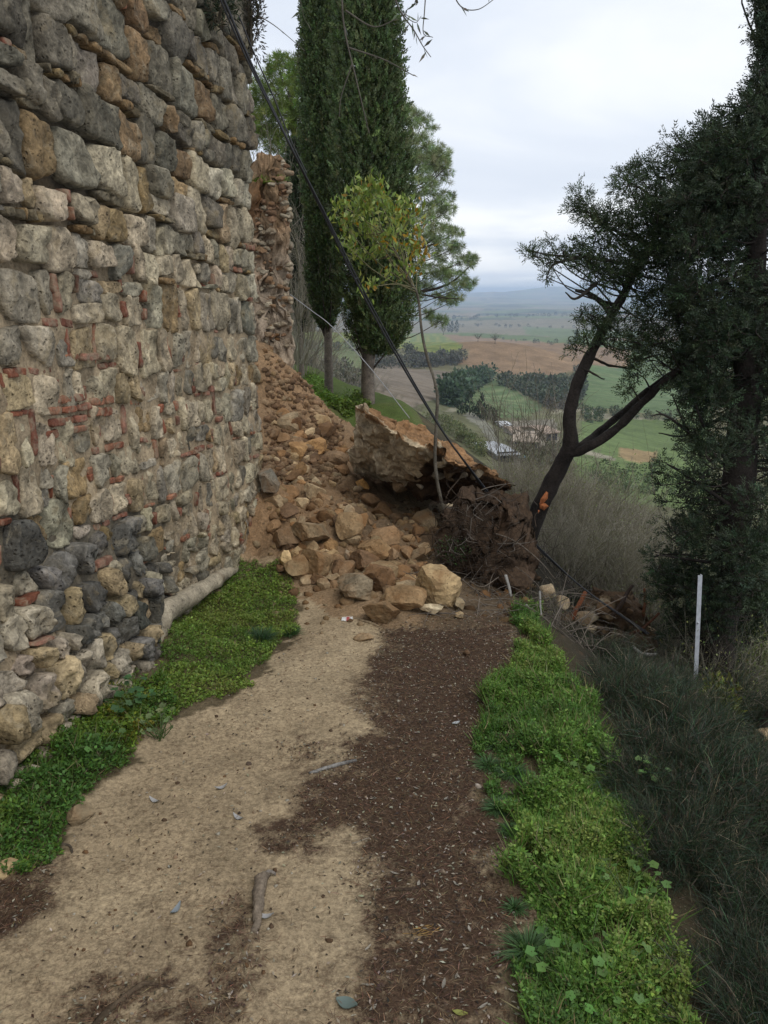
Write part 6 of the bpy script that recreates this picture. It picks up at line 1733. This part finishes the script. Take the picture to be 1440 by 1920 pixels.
lying('twig', [(265, 1848), (295, 1848), (322, 1856)], [.006, .004], (.07, .05, .033), 'short dark twig meeting the long root', 'stick', 6)
lying('twig', [(60, 1605), (95, 1585), (128, 1585), (135, 1600)], [.007, .004], (.07, .055, .04), 'curved dark twig at the edge of the weeds', 'stick', 6)
lying('twig', [(665, 1160), (690, 1168), (716, 1178)], [.007, .011, .006], (.25, .19, .12), 'pale brown stick in front of the boulders', 'stick', 7)
lying('twig', [(775, 1745), (800, 1755), (830, 1735)], [.0016, .001], (.32, .2, .07), 'orange pine needles crossing on the brown litter', 'needles', 4)
lying('twig', [(805, 1885), (825, 1895), (850, 1905)], [.006, .003], (.15, .11, .07), 'brown twig touching the yellow green leaf', 'stick', 6)
for i in range(14):
    px, py = 790 + gl_.normal(0, 14), 1748 + gl_.normal(0, 8); a = gl_.uniform(-.5, .3); L = gl_.uniform(14, 32)
    lying('pine_needle', [(px - L * math.cos(a), py - L * math.sin(a)), (px, py - 1), (px + L * math.cos(a), py + L * math.sin(a))], [.0012, .0008], (.30, .19, .07), 'long orange pine needle in the loose heap on the brown litter', 'pine needle', 4, (0, 1), 2.0, 'orange pine needles in a loose heap')
B(147, 1526, 54, 38, (0.30, .23, .14), 'tan stone lying on the sand beside the yellowish weeds', 201, lift=.3)
B(12, 1624, 50, 36, (0.33, .25, .14), 'squared tan stone at the left edge among the weeds', 202)
B(1063 - 380, 1195, 40, 14, (0.30, .22, .13), 'flat stone bedded in the path before the boulders', 203, sub=3)
for px, py, w, col, lab in ((830, 1634, 14, (.30, .25, .19), 'small buff pebble on the dark needles'), (896, 1473, 14, (.34, .30, .25), 'pale pebble beside the dense grass tuft'), (875, 1225, 14, (.12, .075, .045), 'dark pine cone like lump on the far needles'), (448, 1525, 8, (.04, .03, .024), 'small dark pebble above the bent white strip'), (467, 1432, 10, (.06, .045, .035), 'dark pebble in the middle of the sand'), (222, 1842, 14, (.26, .2, .13), 'tan pebble at the end of the long root')):
    B(px, py, w, w * .8, col, lab, px, 'pebble', 'pebbles on the path', sub=2, name='pebble')
# scrap of paper with red marks
G = hit(651, 1163, 1, 20)
sc_ = MB()
gx_ = np.linspace(-1, 1, 7); XX, YY = np.meshgrid(gx_, gx_)
VV = np.stack([XX.ravel() * .034, YY.ravel() * .024, .012 + .012 * fbm(np.stack([XX.ravel() * 1.7, YY.ravel() * 1.7, 0 * XX.ravel()], -1), 3, 4)], -1)
cc = np.where((np.abs(XX.ravel() - .1) < .35)[:, None] & (YY.ravel() < 0.4)[:, None], np.array([.45, .09, .08]), np.array([.72, .72, .72]))
VV2 = np.concatenate([VV, VV - [0, 0, .001]]); ff = grid_faces(7, 7)
tag(put('paper_scrap', VV2 + G, np.concatenate([ff, ff[:, ::-1] + 49]), M['leaf'], None, np.concatenate([cc, cc])), 'crumpled white paper scrap with red marks on the sand', 'litter')

# ------------------------------------------------------------------ the valley: farm, cypress row, woods, single trees
def far_point(px, py): return hit(px, py, 40, 20000)
gw = np.random.default_rng(88)
def clump_tree(n, seed, slim=1.0):
    g = np.random.default_rng(seed)
    q = rdir(n, .1, g) * (g.uniform(.3, 1, n) ** .4)[:, None]
    q = q * (1 + .35 * fbm(q * 2 + seed, 2, 4))[:, None] * np.array([.42 * slim, .42 * slim, .46]) + [0, 0, .54]
    D = norm(q - [0, 0, .4] + g.normal(0, .2, (n, 3)))
    return leaf_quads(q, D, rdir(n, .5, g), g.uniform(.12, .24, n), g.uniform(.10, .18, n))
CT = [clump_tree(90, s) for s in range(4)]
def wood(poly, n, h, col, label, seed, rmax=900, name='distant_wood'):
    g = np.random.default_rng(seed); xs = [p[0] for p in poly]; ys = [p[1] for p in poly]
    Vs, Fs, Cs = [], [], []; k = 0; tries = 0
    while len(Vs) < n and tries < n * 6:
        tries += 1
        px, py = g.uniform(min(xs), max(xs)), g.uniform(min(ys), max(ys))
        if not pip([px], [py], poly)[0]: continue
        G = far_point(px, py)
        if G is None or G[1] > 3500: continue
        TV, TF = CT[g.integers(0, 4)]
        s = h * .78 * g.uniform(.55, 1.35)
        Vs.append(rotz(TV, g.uniform(0, 6)) * s + G - [0, 0, .1 * s]); Fs.append(TF + k); k += len(TV)
        Cs.append(np.repeat(jitter(np.asarray(col) * g.uniform(.75, 1.25), len(TV) // 4, .18, .06, g), 4, 0))
    return tag(put(name, np.concatenate(Vs), np.concatenate(Fs), M['conifer'], None, np.concatenate(Cs), kind='stuff'), label)
wood([(835, 757), (872, 728), (895, 714), (919, 708), (917, 714), (872, 742), (845, 764)], 130, 8, (.052, .082, .046), 'dark green wood along the upper side of the green field', 1)
wood([(925, 714), (1000, 726), (1086, 718), (1090, 745), (1030, 764), (985, 744)], 110, 7, (.075, .09, .058), 'dark hedge wood behind the green field', 2)
wood([(700, 680), (800, 675), (876, 672), (850, 688), (790, 692), (700, 690)], 90, 7, (.085, .085, .065), 'grey leafless wood below the yellow green field', 3)
wood([(1015, 745), (1060, 745), (1070, 775), (1030, 775)], 30, 4, (.13, .12, .095), 'leafless copse beside the farm', 4)
wood([(560, 680), (640, 690), (690, 720), (660, 745), (590, 730)], 40, 5, (.10, .095, .07), 'leafless bushes seen between the cypress trunks', 5)
wood([(790, 780), (850, 790), (905, 840), (905, 860), (840, 815)], 90, 1.5, (.115, .13, .055), 'scrub and olives on the slope above the farm', 6)
wood([(960, 835), (1060, 835), (1060, 880), (960, 880)], 60, 1.8, (.115, .115, .07), 'scrub around the farm', 7)
wood([(1075, 745), (1082, 700), (1092, 700), (1088, 760)], 14, 8, (.06, .07, .05), 'hedge at the side of the right hand field', 8)
wood([(1090, 780), (1125, 775), (1130, 790), (1095, 795)], 12, 4, (.05, .07, .035), 'dark bushes beside the farm track', 9)
wood([(1100, 880), (1260, 870), (1280, 930), (1110, 930)], 60, 1.6, (.075, .11, .045), 'small olive bushes in the meadow below', 10)
wood([(760, 598), (830, 597), (905, 592), (1080, 590), (1080, 594), (900, 598), (830, 603), (760, 604)], 60, 14, (.055, .065, .055), 'far tree belts on the plain', 11, 6000)
wood([(560, 648), (760, 655), (820, 668), (760, 662), (560, 656)], 40, 6, (.08, .085, .06), 'hedge along the lower side of the yellow green field', 12)
wood([(940, 635), (1080, 646), (1180, 653), (1180, 656), (1080, 650), (940, 639)], 36, 5, (.07, .08, .055), 'hedge along the top of the brown field', 13, 3000)
wood([(1085, 764), (1160, 780), (1290, 790), (1290, 794), (1160, 785), (1085, 768)], 26, 4, (.08, .095, .05), 'bushes along the farm track', 14)
wood([(860, 608), (1090, 612), (1200, 620), (1200, 624), (1090, 617), (860, 613)], 40, 8, (.06, .07, .055), 'trees between the far fields', 15, 4000)
# row of cypresses
def far_cypress(px, py, hpx, label, group, wd=.16):
    G = far_point(px, py); dep = float((G - CAM) @ FWD); h = hpx * dep / FPX
    g = np.random.default_rng(int(px * 7 + py))
    n = 130; a = g.uniform(0, 2 * PI, n); t_ = g.random(n)
    r_ = np.interp(t_, [0, .08, .3, .7, 1], [.3, .8, 1, .7, .05]) * h * wd * np.sqrt(g.uniform(.4, 1, n))
    P = G + np.stack([np.cos(a) * r_, np.sin(a) * r_, t_ * h * .9 + h * .04], -1)
    V, F_ = leaf_quads(P, norm(np.stack([np.cos(a) * .4, np.sin(a) * .4, np.ones(n)], -1) + g.normal(0, .2, (n, 3))), rdir(n, 0, g), h * g.uniform(.10, .2, n), h * .06)
    o = empty('cypress_tree', G, label, 'tree', group)
    put('crown', V, F_, M['conifer'], o, np.repeat(jitter((.026, .040, .022), n, .2, .06, g), 4, 0), kind='stuff')
    mb = MB(); mb.tube([G - [0, 0, .3], G + [0, 0, h * .5]], h * .018, 5, (.08, .065, .05)); mb.build('trunk', M['bark'], o)
names = ['first', 'second', 'third', 'fourth', 'fifth', 'sixth', 'seventh', 'eighth', 'ninth', 'tenth', 'eleventh', 'twelfth']
for i, (px, py, hp) in enumerate(((860, 778, 28), (866, 778, 27), (872, 777, 24), (880, 778, 45), (888, 782, 25), (895, 783, 30), (902, 788, 50), (907, 789, 30), (913, 790, 32), (920, 788, 26), (925, 792, 28), (929, 795, 26))):
    far_cypress(px, py, hp, f'{names[i]} cypress from the left in the row above the farm', 'cypresses in the row above the farm', .13)
for px, py, hp, lab in ((841, 623, 18, 'left one of the small far cypresses on the field edge'), (847, 624, 21, 'middle one of the small far cypresses on the field edge'), (856, 624, 22, 'right one of the small far cypresses on the field edge'), (1080, 642, 24, 'lone dark conifer beside the brown field')):
    far_cypress(px, py, hp, lab, None, .17)
def bare_tree(px, py, hpx, label):
    G = far_point(px, py); dep = float((G - CAM) @ FWD); h = hpx * dep / FPX
    Vb, Fb, Cb = bare_shrub_mesh(int(px), 26, 5, .62, .6, .012, (.07, .06, .052))
    Vb[:, 2] += .35
    mb = MB(); mb.tube([(0, 0, 0), (0.01, 0, .2), (0, 0, .42)], [.03, .022, .015], 6, (.07, .06, .05))
    o = empty('bare_tree', G, label, 'tree')
    put('crown', Vb * h + G, Fb, M['leaf'], o, Cb, False, kind='stuff')
    mb.V = [q * h + G for q in mb.V]; mb.build('trunk', M['bark'], o)
bare_tree(928, 645, 20, 'small leafless tree standing in the brown field')
bare_tree(896, 641, 17, 'faint leafless tree at the far edge of the brown field')
bare_tree(831, 628, 18, 'leafless tree left of the small far cypresses')
# farm buildings
M['plaster'] = mineral_material('farm_plaster', 1.2, 8, .85, 1.1, .01, .004)
def house(px, py, wpx, hpx, depth, rot, wall, roof, label, rh=.35, name='farmhouse', wins=3, flat=False):
    G = far_point(px, py); dep = float((G - CAM) @ FWD); s = dep / FPX
    w, h = wpx * s / 2, hpx * s
    o = empty(name, G, label, 'building')
    c, sn = math.cos(rot), math.sin(rot)
    R_ = lambda V: np.stack([np.asarray(V)[:, 0] * c - np.asarray(V)[:, 1] * sn, np.asarray(V)[:, 0] * sn + np.asarray(V)[:, 1] * c, np.asarray(V)[:, 2]], -1) + G
    d = depth / 2; e_ = h * rh
    V = [(-w, -d, -2), (w, -d, -2), (w, d, -2), (-w, d, -2), (-w, -d, h), (w, -d, h), (w, d, h), (-w, d, h), (-w, 0, h + e_), (w, 0, h + e_)]
    put('wall', R_(V), [np.array([(0, 1, 5, 4), (2, 3, 7, 6)]), np.array([(1, 2, 6, 9, 5), (3, 0, 4, 8, 7)])], M['plaster'], o, np.asarray(wall), False)
    ov = .35
    for sgn in (-1, 1):
        A = [(-w - ov, sgn * (d + ov), h - e_ * ov / d + .03), (w + ov, sgn * (d + ov), h - e_ * ov / d + .03), (w + ov, 0, h + e_ + .03), (-w - ov, 0, h + e_ + .03)]
        A = A + [(x, y, z + .18) for x, y, z in A]
        put('roof', R_(A), [(0, 3, 2, 1), (4, 5, 6, 7), (0, 1, 5, 4), (1, 2, 6, 5), (2, 3, 7, 6), (3, 0, 4, 7)], M['plaster'], o, np.asarray(roof), False)
    for i in range(wins):
        x = -w + (i + .5) * 2 * w / wins
        for zz in ((h * .55,) if h < 4 else (h * .3, h * .7)):
            mb = MB(); mb.box((x, -d - .02, zz), (.5, .04, .65), 0, (.04, .04, .045)); mb.V = [R_(q) for q in mb.V]; mb.build('window', M['plaster'], o, False)
house(928, 852, 34, 10, 7, .25, (.42, .40, .36), (.34, .35, .36), 'low shed with a pale metal roof at the edge of the farm', .3, 'shed', 3)
house(948, 856, 22, 7, 6, .25, (.22, .24, .24), (.16, .25, .29), 'low shed with a bluish roof beside the pale roofed one', .3, 'shed', 2)
house(985, 836, 42, 17, 9, -.15, (.40, .36, .30), (.33, .27, .21), 'largest pale stone farmhouse among bare trees', .35, wins=3)
house(1008, 822, 30, 16, 8, .5, (.38, .34, .28), (.30, .23, .18), 'second farmhouse behind the largest one', .35, wins=2)
house(962, 815, 18, 9, 6, .1, (.36, .33, .29), (.28, .22, .17), 'small outbuilding uphill of the farmhouses', .35, 'shed', 1)
house(944, 801, 16, 6, 5, .1, (.5, .5, .5), (.5, .51, .52), 'white hut by the cypress row', .3, 'shed', 1)

# ------------------------------------------------------------------ air
hz = bpy.data.materials.new('valley_haze'); hz.use_nodes = True
hn = hz.node_tree.nodes; hn.clear()
ho = hn.new('ShaderNodeOutputMaterial'); hv = hn.new('ShaderNodeVolumePrincipled')
hv.inputs['Color'].default_value = (0.64, 0.78, 1.0, 1)
hv.inputs['Density'].default_value = 0.00016
hz.node_tree.links.new(hv.outputs[0], ho.inputs['Volume'])
m_b = MB(); ZT, ZB = 70.0, -190.0
m_b.box((0, 17600, (ZT + ZB) / 2), (30000, 17700, (ZT - ZB) / 2))
hb = m_b.build('haze', hz, None, False, kind='stuff')
